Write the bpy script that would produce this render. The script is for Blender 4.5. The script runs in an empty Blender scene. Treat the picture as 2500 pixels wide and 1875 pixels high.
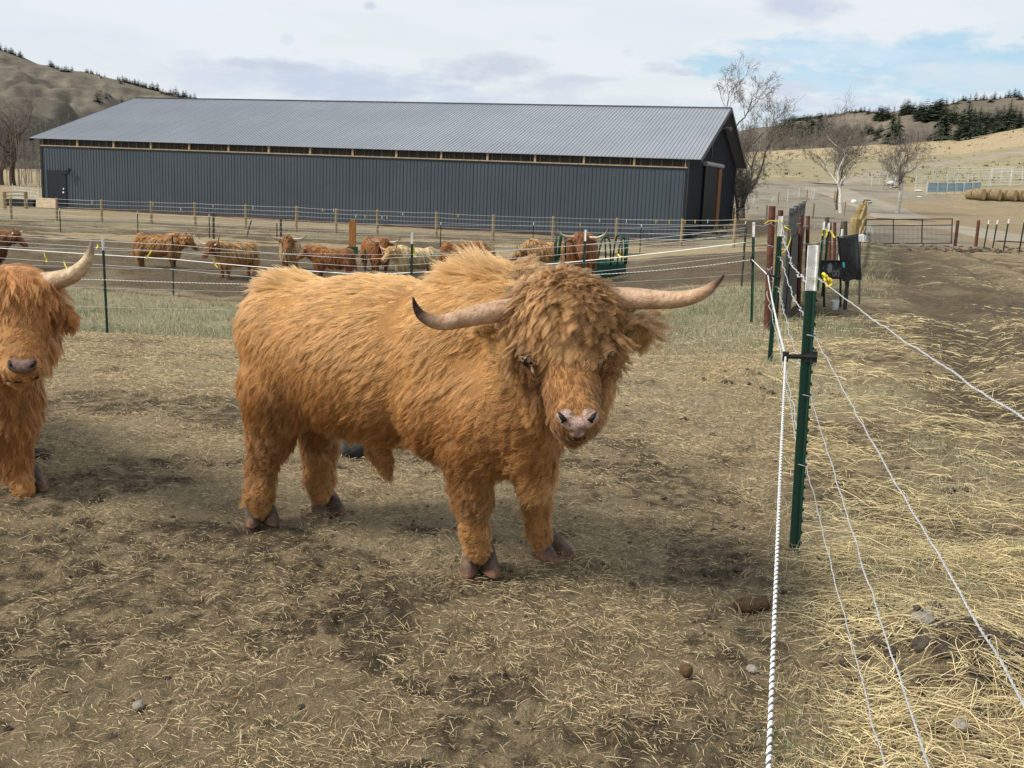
import bpy, bmesh, math, random
import numpy as np
from mathutils import Vector, kdtree
sc = bpy.context.scene
R = math.radians
rng = np.random.default_rng(7)
random.seed(7)

# ------------------------------------------------------------------ camera
F, PITCH, ROLL, EYE = 2600.0, R(10.85), R(2.29), 1.65
cam_d = bpy.data.cameras.new('camera'); cam = bpy.data.objects.new('camera', cam_d); sc.collection.objects.link(cam)
cam_d.sensor_fit = 'HORIZONTAL'; cam_d.sensor_width = 36.0; cam_d.lens = 36.0 * F / 2500.0
cam_d.clip_start = 0.05; cam_d.clip_end = 6000
cam.location = (0, 0, EYE)
from mathutils import Matrix
cam.rotation_euler = (Matrix.Rotation(R(90) - PITCH, 3, 'X') @ Matrix.Rotation(ROLL, 3, 'Z')).to_euler()
sc.camera = cam

# ------------------------------------------------------------------ sun, exposure
SUN_EL, SUN_AZ = R(44), R(-108)           # azimuth measured from +Y towards +X
sd = Vector((math.sin(SUN_AZ) * math.cos(SUN_EL), math.cos(SUN_AZ) * math.cos(SUN_EL), math.sin(SUN_EL)))
sun_d = bpy.data.lights.new('sun', 'SUN'); sun = bpy.data.objects.new('sun', sun_d); sc.collection.objects.link(sun)
sun_d.energy = 3.1; sun_d.angle = R(18); sun_d.color = (1.0, 0.93, 0.82)
sun.rotation_euler = (-sd).to_track_quat('-Z', 'Y').to_euler()
sc.view_settings.view_transform = 'Standard'; sc.view_settings.look = 'None'
sc.view_settings.exposure = 0.50; sc.view_settings.gamma = 1.0; sc.view_settings.use_curve_mapping = False
sc.cycles.max_bounces = 6; sc.cycles.diffuse_bounces = 3; sc.cycles.glossy_bounces = 3
sc.cycles.transparent_max_bounces = 8
sc.render.film_transparent = False

# ------------------------------------------------------------------ photo geometry helpers
def ray(u, v):
    x = u - 1250; y = v - 937.5
    X = x * math.cos(ROLL) + y * math.sin(ROLL); Y = -x * math.sin(ROLL) + y * math.cos(ROLL)
    return np.array([X, F * math.cos(PITCH) - Y * math.sin(PITCH), -Y * math.cos(PITCH) - F * math.sin(PITCH)])
def at(u, v, y):
    d = ray(u, v); return np.array([0, 0, EYE]) + d * (y / d[1])
K = 2500 / 2212
def a(u, v, y): return at(u * K, v * K, y)

def sstep(e0, e1, x):
    t = np.clip((x - e0) / (e1 - e0), 0, 1); return t * t * (3 - 2 * t)

def _hash(ix, iy, s):
    n = (ix * 374761393 + iy * 668265263 + s * 1274126177) & 0xffffffff
    n = ((n ^ (n >> 13)) * 1274126177) & 0xffffffff
    return ((n ^ (n >> 16)) & 0xffff) / 65535.0
def vnoise(x, y, s=0):
    x = np.asarray(x, float); y = np.asarray(y, float)
    ix = np.floor(x).astype(np.int64); iy = np.floor(y).astype(np.int64)
    fx = x - ix; fy = y - iy; fx = fx * fx * (3 - 2 * fx); fy = fy * fy * (3 - 2 * fy)
    a0 = _hash(ix, iy, s); b0 = _hash(ix + 1, iy, s); c0 = _hash(ix, iy + 1, s); d0 = _hash(ix + 1, iy + 1, s)
    return (a0 * (1 - fx) + b0 * fx) * (1 - fy) + (c0 * (1 - fx) + d0 * fx) * fy
def fbm(x, y, s=0, o=4):
    t = 0; amp = .5
    for i in range(o):
        t = t + amp * vnoise(x, y, s + i); x = x * 2.03 + 7.1; y = y * 2.03 + 3.7; amp *= .5
    return t / (1 - .5 ** o)

def base_z(x, y):
    """smooth lie of the land"""
    x = np.asarray(x, float); y = np.asarray(y, float)
    xc = 1.5 + np.clip(y - 25, 0, 36) * .3
    side = sstep(xc + 5, xc - 5, x)
    zl = -1.5 * sstep(6, 24, y)
    zr = np.interp(y, [0, 15, 30, 45, 60, 87, 100, 109, 125, 140, 190, 230, 260, 320, 420],
                   [0, 0, -.35, -.75, -.95, -.6, -.3, 0, 1.2, 2.7, 7.4, 12, 15.6, 15, 6])
    t = x / np.maximum(y, 1)
    k = np.interp(t, [.1, .2, .27, .4, .48, .8], [.5, .62, .74, .97, 1.3, 1.6])
    zr = np.where(zr > 1.2, 1.2 + (zr - 1.2) * k, zr)
    far = sstep(5, 22, x)
    w = sstep(62, 82, y); side = side * (1 - w) + (1 - far) * w
    return zl * side + zr * (1 - side)
def rel_z(x, y):
    x = np.asarray(x, float); y = np.asarray(y, float)
    near = np.exp(-np.maximum(y - 3, 0) / 18.)
    z = (fbm(x * 1.1, y * 1.1, 3, 3) - .5) * .07
    z = z + (fbm(x * 5, y * 5, 11, 4) - .5) * .045 * near
    z = z + np.maximum(fbm(x * 11, y * 11, 31, 3) - .52, 0) * .10 * near
    # trodden churned field beyond the fences
    fld = sstep(20, 26, y) * sstep(9, 4, x - (y - 25) * .2) * sstep(62, 52, y)
    z = z + (fbm(x * 1.6, y * 1.6, 21, 4) - .45) * .16 * fld
    # wheel ruts of the lane
    for off, dep in ((-.9, .075), (.9, .085), (2.6, .05)):
        cx = lane_x(y) + off + (fbm(y * .3, y * 0 + off, 5, 2) - .5) * .8
        z = z - dep * np.exp(-((x - cx) / .33) ** 2) * sstep(5, 9, y) * sstep(75, 55, y)
        z = z + dep * .5 * np.exp(-((x - cx - .55) / .25) ** 2) * sstep(5, 9, y) * sstep(75, 55, y)
    # dug soil beside the fence
    z = z + .10 * np.exp(-(((x - 1.62) / .30) ** 2 + ((y - 3.62) / .34) ** 2)) * (.6 + fbm(x * 14, y * 14, 9, 3))
    z = z + .07 * np.exp(-(((x - 2.0) / .5) ** 2 + ((y - 9.5) / .5) ** 2)) * fbm(x * 9, y * 9, 9, 3) * 2
    return z
def lane_x(y):
    return np.interp(y, [0, 6, 10, 20, 35, 50, 60, 75, 90], [3.4, 3.9, 5.4, 8.6, 13.6, 18.0, 21.5, 25, 24])
def gz(x, y): return base_z(x, y) + rel_z(x, y)
def gzf(x, y): return float(gz(np.array([x]), np.array([y]))[0])
def G(u, v, ymax=420):
    """the spot of the ground seen at photo pixel (2500 wide)"""
    d = ray(u, v); ys = np.geomspace(2, ymax, 4000)
    X = d[0] / d[1] * ys; Z = EYE + d[2] / d[1] * ys
    below = Z < base_z(X, ys)
    i = int(np.argmax(below)) if below.any() else len(ys) - 1
    y = ys[i]; x = X[i]
    return np.array([x, y, gzf(x, y)])
def g2(u, v): return G(u * K, v * K)
def hpx(P, v_top):
    """height of a thing standing at P whose top shows at pixel row v_top (2500 system)"""
    best = 0
    lo, hi = 0.0, 80.0
    for _ in range(40):
        m = (lo + hi) / 2
        if proj((P[0], P[1], P[2] + m))[1] > v_top: lo = m
        else: hi = m
    return lo
def proj(P):
    x, y, z = P[0], P[1], P[2] - EYE
    fw = y * math.cos(PITCH) - z * math.sin(PITCH); dn = -y * math.sin(PITCH) - z * math.cos(PITCH)
    X = x / fw * F; Y = dn / fw * F
    return 1250 + X * math.cos(ROLL) - Y * math.sin(ROLL), 937.5 + X * math.sin(ROLL) + Y * math.cos(ROLL)

# ------------------------------------------------------------------ sky
def build_world():
    w = bpy.data.worlds.new('World'); sc.world = w; w.use_nodes = True
    nt = w.node_tree; nt.nodes.clear(); N = nt.nodes.new; L = nt.links.new
    out = N('ShaderNodeOutputWorld'); bg = N('ShaderNodeBackground'); L(bg.outputs[0], out.inputs[0])
    sky = N('ShaderNodeTexSky'); sky.sky_type = 'NISHITA'; sky.sun_disc = False
    sky.sun_elevation = SUN_EL; sky.sun_rotation = SUN_AZ; sky.air_density = 1.0; sky.dust_density = .6
    tc = N('ShaderNodeTexCoord'); sep = N('ShaderNodeSeparateXYZ'); L(tc.outputs['Generated'], sep.inputs[0])
    def m(op, x, y=None, z=None, clamp=False):
        n = N('ShaderNodeMath'); n.operation = op; n.use_clamp = clamp
        for i, q in enumerate((x, y, z)):
            if q is None: continue
            if isinstance(q, (int, float)): n.inputs[i].default_value = q
            else: L(q, n.inputs[i])
        return n.outputs[0]
    az = m('ARCTAN2', sep.outputs[0], sep.outputs[1])            # azimuth, elevation of the view direction
    el = m('ARCSINE', sep.outputs[2])
    comb = N('ShaderNodeCombineXYZ'); L(m('MULTIPLY', az, 2.2), comb.inputs[0]); L(m('MULTIPLY', el, 11.0), comb.inputs[1])
    n1 = N('ShaderNodeTexNoise'); n1.inputs['Scale'].default_value = 2.4; n1.inputs['Detail'].default_value = 8; n1.inputs['Roughness'].default_value = .55
    L(comb.outputs[0], n1.inputs['Vector'])
    comb2 = N('ShaderNodeCombineXYZ'); L(m('MULTIPLY', az, 9.0), comb2.inputs[0]); L(m('MULTIPLY', el, 26.0), comb2.inputs[1])
    n2 = N('ShaderNodeTexNoise'); n2.inputs['Scale'].default_value = 2.0; n2.inputs['Detail'].default_value = 6; n2.inputs['Roughness'].default_value = .6
    L(comb2.outputs[0], n2.inputs['Vector'])
    warp = m('MULTIPLY', m('SUBTRACT', n2.outputs[0], .5), 1.0)
    def blob(ca, ce, wa, we, amp, edge=.85):
        wa *= 1.25; we *= 1.3
        dx = m('DIVIDE', m('SUBTRACT', az, R(ca)), R(wa)); dy = m('DIVIDE', m('SUBTRACT', el, R(ce)), R(we))
        r2 = m('ADD', m('MULTIPLY', dx, dx), m('MULTIPLY', dy, dy))
        v = m('SUBTRACT', 1.0, m('ADD', r2, m('MULTIPLY', warp, 3.3)), clamp=True)
        v = m('MINIMUM', m('MULTIPLY', v, edge), 1.0)
        return m('MULTIPLY', v, min(1.0, amp * 1.15))
    def mixc(fac, c1, c2):
        n = N('ShaderNodeMix'); n.data_type = 'RGBA'
        if isinstance(fac, (int, float)): n.inputs[0].default_value = fac
        else: L(fac, n.inputs[0])
        for i, c in ((6, c1), (7, c2)):
            if isinstance(c, tuple): n.inputs[i].default_value = (*c, 1)
            else: L(c, n.inputs[i])
        return n.outputs[2]
    def azel(u, v):
        d = ray(u, v); return math.degrees(math.atan2(d[0], d[1])), math.degrees(math.atan2(d[2], math.hypot(d[0], d[1])))
    # thin high cloud veil over blue sky
    blue = mixc(.5, (.50, .70, .88), sky.outputs[0]);
    sk = N('ShaderNodeVectorMath'); sk.operation = 'SCALE'; L(sky.outputs[0], sk.inputs[0]); sk.inputs[3].default_value = .10
    blue = mixc(.35, (.46, .68, .84), sk.outputs[0])
    veil = m('ADD', .93, m('MULTIPLY', m('SUBTRACT', n1.outputs[0], .5), .9), clamp=True)
    A, B = azel(2250, 165); b1 = blob(A, B, 10.5, 1.35, 1.0, 1.4)
    A, B = azel(1990, 310); b2 = blob(A, B, 7, 1.0, .3, 1.2)
    veil = m('SUBTRACT', veil, m('ADD', b1, b2), clamp=True)
    base = mixc(veil, blue, (.735, .765, .785))
    # soft brighter / greyer mottling
    base = mixc(m('MULTIPLY', m('SUBTRACT', n1.outputs[0], .45, clamp=True), 2.2, clamp=True), base, (.70, .77, .85))
    for (u, v, wa, we, amp, col) in [
        (720, 195, 6.4, .95, .75, (.50, .57, .71)), (930, 222, 5.0, .75, .7, (.48, .55, .70)), (1180, 240, 4.6, .45, .65, (.52, .59, .72)),
        (650, 158, 2.6, .30, .8, (.47, .53, .64)), (1195, 166, 2.7, .62, .85, (.50, .55, .66)), (1370, 205, 1.9, .5, .7, (.52, .57, .68)),
        (1430, 193, 1.6, .16, .6, (.55, .6, .7)), (1610, 165, .9, .28, .8, (.5, .56, .67)), (1660, 176, .8, .2, .75, (.5, .56, .67)),
        (1955, 22, 2.3, .6, .9, (.50, .56, .70)), (902, 14, .35, .2, .8, (.5, .56, .68)), (2120, 194, .75, .16, .8, (.5, .58, .68)),
        (1910, 217, 1.5, .42, .75, (.55, .6, .7)), (1870, 155, 1.6, .3, .55, (.58, .63, .72)), (1540, 250, 1.8, .35, .5, (.55, .6, .7)),
        (700, 94, .3, .25, .6, (.6, .66, .75)), (1330, 94, .5, .18, .5, (.6, .66, .75)), (2400, 190, 4.5, .6, .5, (.72, .73, .76)),
        (2000, 255, 5, .5, .55, (.50, .58, .72)), (80, 120, 8, 1.2, .35, (.62, .68, .76)), (560, 205, 2.4, .6, .4, (.58, .64, .74))]:
        col = tuple(q * .82 + w * .18 for q, w in zip(col, (.60, .655, .715)))
        A, B = azel(u, v); base = mixc(blob(A, B, wa, we, amp), base, col)
    # warm white glow of cloud low at the horizon, below it grey land colour
    base = mixc(m('MULTIPLY', m('LESS_THAN', el, -0.02), 1.0), base, (.25, .22, .17))
    L(base, bg.inputs[0]); bg.inputs[1].default_value = WORLD_STRENGTH
WORLD_STRENGTH = 0.80
build_world()

# ------------------------------------------------------------------ mesh + object helpers
COL = sc.collection
def tag(o, label=None, cat=None, group=None, kind=None):
    if label: o['label'] = label
    if cat: o['category'] = cat
    if group: o['group'] = group
    if kind: o['kind'] = kind
    return o
def thing(name, loc, label, cat, group=None, rz=0):
    o = bpy.data.objects.new(name, None); COL.objects.link(o); o.location = tuple(float(q) for q in loc); o.rotation_euler = (0, 0, rz)
    o.empty_display_size = .2
    return tag(o, label, cat, group)
def copy_tree(o, parent=None):
    c = o.copy(); COL.objects.link(c); c.parent = parent
    for ch in list(o.children): copy_tree(ch, c)
    return c
class MB:
    """collects vertices and faces (and a vertex colour) for one mesh"""
    def __init__(s): s.v = []; s.f = []; s.c = []; s.n = 0
    def add(s, V, Fc, c=(1, 1, 1)):
        V = np.asarray(V, float); s.v.append(V)
        s.f.extend([tuple(i + s.n for i in q) for q in Fc]); s.n += len(V)
        c = np.asarray(c, float)
        s.c.append(np.tile(c, (len(V), 1)) if c.ndim == 1 else c)
        return s
    def box(s, c, size, rz=0, col=(1, 1, 1), M=None):
        hx, hy, hz = [q / 2 for q in size]
        V = np.array([[x, y, z] for x in (-hx, hx) for y in (-hy, hy) for z in (-hz, hz)])
        if M is not None: V = V @ np.asarray(M).T
        if rz: cs, sn = math.cos(rz), math.sin(rz); V = V @ np.array([[cs, sn, 0], [-sn, cs, 0], [0, 0, 1]])
        V = V + np.asarray(c, float)
        return s.add(V, [(0, 1, 3, 2), (4, 6, 7, 5), (0, 4, 5, 1), (2, 3, 7, 6), (0, 2, 6, 4), (1, 5, 7, 3)], col)
    def beam(s, p, q, w, h, col=(1, 1, 1)):
        """box from p to q, width w across, h up"""
        p = np.asarray(p, float); q = np.asarray(q, float); d = q - p; L_ = np.linalg.norm(d); d = d / L_
        up = np.array([0, 0, 1.]) if abs(d[2]) < .95 else np.array([0, 1., 0])
        sx = np.cross(d, up); sx /= np.linalg.norm(sx); u = np.cross(sx, d)
        M = np.stack([d, sx, u], 1)
        return s.box((p + q) / 2, (L_, w, h), col=col, M=M)
    def tube(s, pts, rad, n=8, col=(1, 1, 1), cap=True, cols=None, lobes=0, twist=0, lobe_amp=.2):
        pts = np.asarray(pts, float); m_ = len(pts); rad = np.broadcast_to(np.asarray(rad, float), (m_,))
        T = np.gradient(pts, axis=0); T /= np.linalg.norm(T, axis=1)[:, None] + 1e-12
        up = np.array([0, 0, 1.]) if abs(T[0][2]) < .9 else np.array([1., 0, 0])
        A = np.cross(T, up); A /= np.linalg.norm(A, axis=1)[:, None] + 1e-9; B = np.cross(T, A)
        th = np.arange(n) / n * 2 * math.pi
        if twist:
            d = np.concatenate([[0], np.cumsum(np.linalg.norm(np.diff(pts, axis=0), axis=1))])
            TH = th[None, :] + (d * twist)[:, None]
        else: TH = np.tile(th, (m_, 1))
        RR = rad[:, None] * (1 + (lobe_amp * np.cos(lobes * th)[None, :] if lobes else 0) * np.ones((m_, 1)))
        V = pts[:, None, :] + RR[..., None] * (np.cos(TH)[..., None] * A[:, None, :] + np.sin(TH)[..., None] * B[:, None, :])
        V = V.reshape(-1, 3)
        Fc = [(i * n + j, i * n + (j + 1) % n, (i + 1) * n + (j + 1) % n, (i + 1) * n + j) for i in range(m_ - 1) for j in range(n)]
        if cap: Fc += [tuple(range(n))[::-1], tuple((m_ - 1) * n + j for j in range(n))]
        if cols is not None:
            cols = np.asarray(cols, float)
            cc = np.repeat(cols, n, axis=0) if cols.shape[0] == m_ else cols
        else: cc = col
        return s.add(V, Fc, cc)
    def build(s, name, mat, parent=None, smooth=False, loc=None):
        V = np.concatenate(s.v) if s.v else np.zeros((0, 3))
        o = mesh_obj(name, V, s.f, mat, parent, smooth, loc)
        C = np.concatenate(s.c); ca = o.data.color_attributes.new('tint', 'FLOAT_COLOR', 'POINT')
        ca.data.foreach_set('color', np.concatenate([C, np.ones((len(C), 1))], 1).astype(np.float32).ravel())
        return o
def wpos(o):
    p = np.zeros(3)
    return o
def mesh_obj(name, V, Fc, mat, parent=None, smooth=False, loc=None):
    """V in world coordinates; stored relative to the parent's origin (or loc)"""
    V = np.asarray(V, float)
    off = np.zeros(3)
    if parent is not None: off = world_loc(parent)
    elif loc is not None: off = np.asarray(loc, float)
    me = bpy.data.meshes.new(name)
    if isinstance(Fc, np.ndarray):
        nf, k = Fc.shape
        me.vertices.add(len(V)); me.vertices.foreach_set('co', (V - off).astype(np.float32).ravel())
        me.loops.add(nf * k); me.loops.foreach_set('vertex_index', Fc.astype(np.int32).ravel())
        me.polygons.add(nf); me.polygons.foreach_set('loop_start', (np.arange(nf) * k).astype(np.int32))
        me.update(calc_edges=True); me.validate()
    else:
        me.from_pydata((V - off).tolist(), [], Fc); me.update()
    if mat: me.materials.append(mat)
    if smooth: me.polygons.foreach_set('use_smooth', np.ones(len(me.polygons), bool))
    o = bpy.data.objects.new(name, me); COL.objects.link(o)
    if parent is not None: o.parent = parent
    elif loc is not None: o.location = tuple(off)
    return o
def world_loc(o):
    p = np.array(o.location, float)
    while o.parent: o = o.parent; p = p + np.array(o.location, float)
    return p

# ------------------------------------------------------------------ materials
def node_mat(name):
    m = bpy.data.materials.new(name); m.use_nodes = True; nt = m.node_tree
    return m, nt, nt.nodes['Principled BSDF']
def mixn(nt, fac, c1, c2, blend='MIX'):
    n = nt.nodes.new('ShaderNodeMix'); n.data_type = 'RGBA'; n.blend_type = blend
    if isinstance(fac, (int, float)): n.inputs[0].default_value = fac
    else: nt.links.new(fac, n.inputs[0])
    for i, c in ((6, c1), (7, c2)):
        if isinstance(c, tuple): n.inputs[i].default_value = (*c, 1)
        else: nt.links.new(c, n.inputs[i])
    return n.outputs[2]
def noise(nt, scale, detail=4, rough=.55, coord='Object', stretch=None):
    tc = nt.nodes.new('ShaderNodeTexCoord'); n = nt.nodes.new('ShaderNodeTexNoise')
    n.inputs['Scale'].default_value = scale; n.inputs['Detail'].default_value = detail; n.inputs['Roughness'].default_value = rough
    if stretch:
        mp = nt.nodes.new('ShaderNodeMapping'); mp.inputs['Scale'].default_value = stretch
        nt.links.new(tc.outputs[coord], mp.inputs[0]); nt.links.new(mp.outputs[0], n.inputs['Vector'])
    else: nt.links.new(tc.outputs[coord], n.inputs['Vector'])
    return n.outputs[0]
def ramp(nt, x, lo, hi):
    n = nt.nodes.new('ShaderNodeMapRange'); n.clamp = True; n.interpolation_type = 'SMOOTHSTEP'
    n.inputs[1].default_value = lo; n.inputs[2].default_value = hi; nt.links.new(x, n.inputs[0]); return n.outputs[0]
def mth(nt, op, x, y=0.0, clamp=False):
    n = nt.nodes.new('ShaderNodeMath'); n.operation = op; n.use_clamp = clamp
    for i, q in enumerate((x, y)):
        if isinstance(q, (int, float)): n.inputs[i].default_value = q
        else: nt.links.new(q, n.inputs[i])
    return n.outputs[0]
def surf(name, c1, c2=None, scale=8, rough=.7, bump=0.0, bscale=None, metal=0.0, stretch=None, tint=False, lo=.35, hi=.65, c3=None, c3scale=40):
    m, nt, b = node_mat(name)
    c2 = c2 or tuple(q * .8 for q in c1)
    col = mixn(nt, ramp(nt, noise(nt, scale, stretch=stretch), lo, hi), c1, c2)
    if c3: col = mixn(nt, ramp(nt, noise(nt, c3scale, 6, .7), .56, .66), col, c3)
    if tint:
        at_ = nt.nodes.new('ShaderNodeAttribute'); at_.attribute_name = 'tint'
        col = mixn(nt, 1.0, col, at_.outputs['Color'], 'MULTIPLY')
    nt.links.new(col, b.inputs['Base Color'])
    b.inputs['Roughness'].default_value = rough; b.inputs['Metallic'].default_value = metal
    b.inputs['Specular IOR Level'].default_value = .3
    if bump:
        bn = nt.nodes.new('ShaderNodeBump'); bn.inputs['Strength'].default_value = bump; bn.inputs['Distance'].default_value = .02
        nt.links.new(noise(nt, bscale or scale * 3, 5, .6, stretch=stretch), bn.inputs['Height']); nt.links.new(bn.outputs[0], b.inputs['Normal'])
    return m
def hair_mat(name, rough=.55, mix=.55):
    """strand shader: diffuse-and-sheen fibre whose colour is carried by the strands"""
    m = bpy.data.materials.new(name); m.use_nodes = True; nt = m.node_tree; nt.nodes.clear(); N = nt.nodes.new; L = nt.links.new
    out = N('ShaderNodeOutputMaterial'); at_ = N('ShaderNodeAttribute'); at_.attribute_name = 'tint'
    h = N('ShaderNodeBsdfHairPrincipled'); h.parametrization = 'COLOR'
    L(at_.outputs['Color'], h.inputs['Color']); h.inputs['Roughness'].default_value = rough; h.inputs['Radial Roughness'].default_value = .6
    h.inputs['Random Roughness'].default_value = .2
    d = N('ShaderNodeBsdfDiffuse'); L(at_.outputs['Color'], d.inputs['Color'])
    mx = N('ShaderNodeMixShader'); mx.inputs[0].default_value = mix
    L(h.outputs[0], mx.inputs[1]); L(d.outputs[0], mx.inputs[2]); L(mx.outputs[0], out.inputs['Surface'])
    return m
def strand_mat(name, rough=.8, trans=.25):
    m = bpy.data.materials.new(name); m.use_nodes = True; nt = m.node_tree; b = nt.nodes['Principled BSDF']
    at_ = nt.nodes.new('ShaderNodeAttribute'); at_.attribute_name = 'tint'; nt.links.new(at_.outputs['Color'], b.inputs['Base Color'])
    b.inputs['Roughness'].default_value = rough; b.inputs['Specular IOR Level'].default_value = .25
    return m

M = {}
M['fur'] = hair_mat('fur_strands')
M['straw'] = strand_mat('straw_strands', .55)
M['blade'] = strand_mat('grass_blades', .7)
M['skin'] = surf('undercoat', (.38, .20, .07), (.28, .14, .05), 9, .9, .5, 60)
M['horn'] = surf('horn', (1, 1, 1), (.72, .66, .60), 22, .42, .5, 60, tint=True, c3=(.62, .50, .42), c3scale=45)
M['hoof'] = surf('hoof_horn', (.075, .062, .052), (.17, .115, .085), 22, .7, .7, 80, tint=True)
M['nose'] = surf('nose_skin', (.80, .55, .46), (.38, .25, .20), 38, .42, 1.0, 200, lo=.42, hi=.6)
M['dark'] = surf('dark_hollow', (.012, .009, .008), (.02, .015, .012), 20, .6)
M['eye'] = surf('eye_gloss', (.012, .007, .005), (.02, .012, .008), 20, .08)
M['lid'] = surf('eyelid', (.34, .22, .15), (.22, .13, .08), 60, .6)
M['wood_post'] = surf('treated_wood', (.34, .25, .125), (.22, .165, .095), 6, .85, .5, 40, stretch=(6, 6, .8))
M['wood_rail'] = surf('yellowed_wood', (.36, .27, .11), (.24, .18, .08), 4, .85, .4, 30)
M['tan_wood'] = surf('tan_lumber', (.40, .31, .20), (.30, .23, .145), 5, .8)
M['green_post'] = surf('green_enamel', (.006, .052, .030), (.014, .042, .03), 30, .6, .12, 60, c3=(.03, .05, .04), c3scale=80)
M['dark_post'] = surf('dark_steel_post', (.022, .032, .026), (.035, .035, .028), 12, .6)
M['white_paint'] = surf('white_post_paint', (.76, .76, .75), (.58, .58, .56), 25, .55, .15, 60, c3=(.32, .32, .31), c3scale=90)
M['rust'] = surf('rusty_pipe', (.13, .048, .030), (.075, .030, .022), 9, .8, .4, 60, c3=(.18, .075, .04), c3scale=35)
M['grey_steel'] = surf('grey_steel', (.06, .065, .07), (.09, .09, .09), 10, .6)
M['galv'] = surf('galvanised_wire', (.55, .56, .57), (.40, .41, .42), 60, .45, metal=.3)
M['poly'] = surf('white_poly_rope', (1, 1, 1), (.9, .9, .9), 30, .6, tint=True)
M['yellow'] = surf('yellow_ribbon', (.78, .66, .06), (.62, .50, .04), 20, .6)
M['black_plastic'] = surf('black_plastic', (.012, .013, .015), (.02, .02, .022), 20, .45)
M['tarp'] = surf('black_tarp', (.013, .015, .017), (.022, .024, .026), 7, .38, .5, 20)
M['slate'] = surf('grey_board', (.040, .042, .048), (.055, .056, .06), 12, .6)
M['chalk'] = surf('chalk_mark', (.25, .26, .28), (.16, .17, .19), 50, .9)
M['white_plastic'] = surf('white_plastic', (.72, .75, .78), (.6, .63, .66), 10, .4)
M['teal'] = surf('teal_tag', (.05, .42, .42), (.04, .36, .38), 10, .5)
M['pale_steel'] = surf('pale_panel_steel', (.62, .63, .62), (.5, .51, .5), 5, .5)
M['blue_steel'] = surf('pale_blue_steel', (.34, .44, .50), (.26, .36, .42), 3, .5, bump=.3)
M['hay'] = surf('hay_bale', (.27, .205, .115), (.16, .12, .07), 6, .95, .9, 30, c3=(.40, .31, .17), c3scale=12)
M['cut_hay'] = surf('cut_hay', (.50, .37, .17), (.34, .25, .12), 9, .95, .9, 30)
M['stone'] = surf('fieldstone', (.30, .27, .225), (.20, .18, .15), 20, .85, .6, 60)
M['dung'] = surf('dung', (.13, .075, .035), (.075, .045, .024), 30, .9, .9, 90)
M['black_clod'] = surf('black_clod', (.030, .030, .034), (.02, .02, .022), 20, .8, .8, 60)
M['clod'] = surf('soil_clod', (.105, .083, .062), (.055, .043, .034), 30, .95, .8, 90)
M['bark'] = surf('grey_bark', (.115, .098, .082), (.065, .055, .046), 8, .9, .6, 30, stretch=(5, 5, 1))
M['birch'] = surf('aspen_bark', (.62, .59, .53), (.45, .42, .37), 5, .8, .4, 30, c3=(.07, .06, .05), c3scale=7)
M['twig'] = surf('twig', (.21, .185, .16), (.13, .115, .10), 3, .9)
M['conifer'] = surf('conifer_needles', (.022, .036, .020), (.040, .058, .030), .8, .9, tint=True)
M['siding'] = surf('grey_metal_siding', (.060, .077, .096), (.053, .069, .086), .35, .45, metal=.0, tint=True)
M['navy_shade'] = surf('navy_siding_with_shade', (.017, .029, .044), (.014, .025, .038), .5, .5, tint=True)  # shade of the gable side is put into this darker siding colour
M['roofm'] = surf('grey_metal_roof', (.25, .272, .305), (.22, .242, .275), .25, .38, metal=.1, tint=True)
M['trimdark'] = surf('dark_trim', (.012, .017, .024), (.010, .014, .02), 3, .5)
M['gap'] = surf('dark_mesh_netting', (.028, .028, .026), (.05, .047, .042), 2.2, .9, stretch=(6, 6, .5), tint=True)
M['doorwood'] = surf('red_brown_wood', (.17, .062, .022), (.12, .045, .018), 4, .7, stretch=(4, 4, .6))
M['light_grey'] = surf('light_grey_metal', (.26, .265, .27), (.2, .205, .21), 5, .5)
M['green_plastic'] = surf('green_feeder', (.004, .055, .034), (.004, .042, .027), 6, .5)
M['orangewood'] = surf('orange_stained_wood', (.36, .16, .05), (.24, .10, .035), 5, .8, stretch=(4, 4, .6))

M['blue_frame'] = surf('pale_grey_frame', (.47, .55, .59), (.38, .46, .50), 5, .5)
M['ruststeel'] = surf('brown_steel', (.085, .058, .045), (.06, .045, .038), 8, .7)
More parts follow.
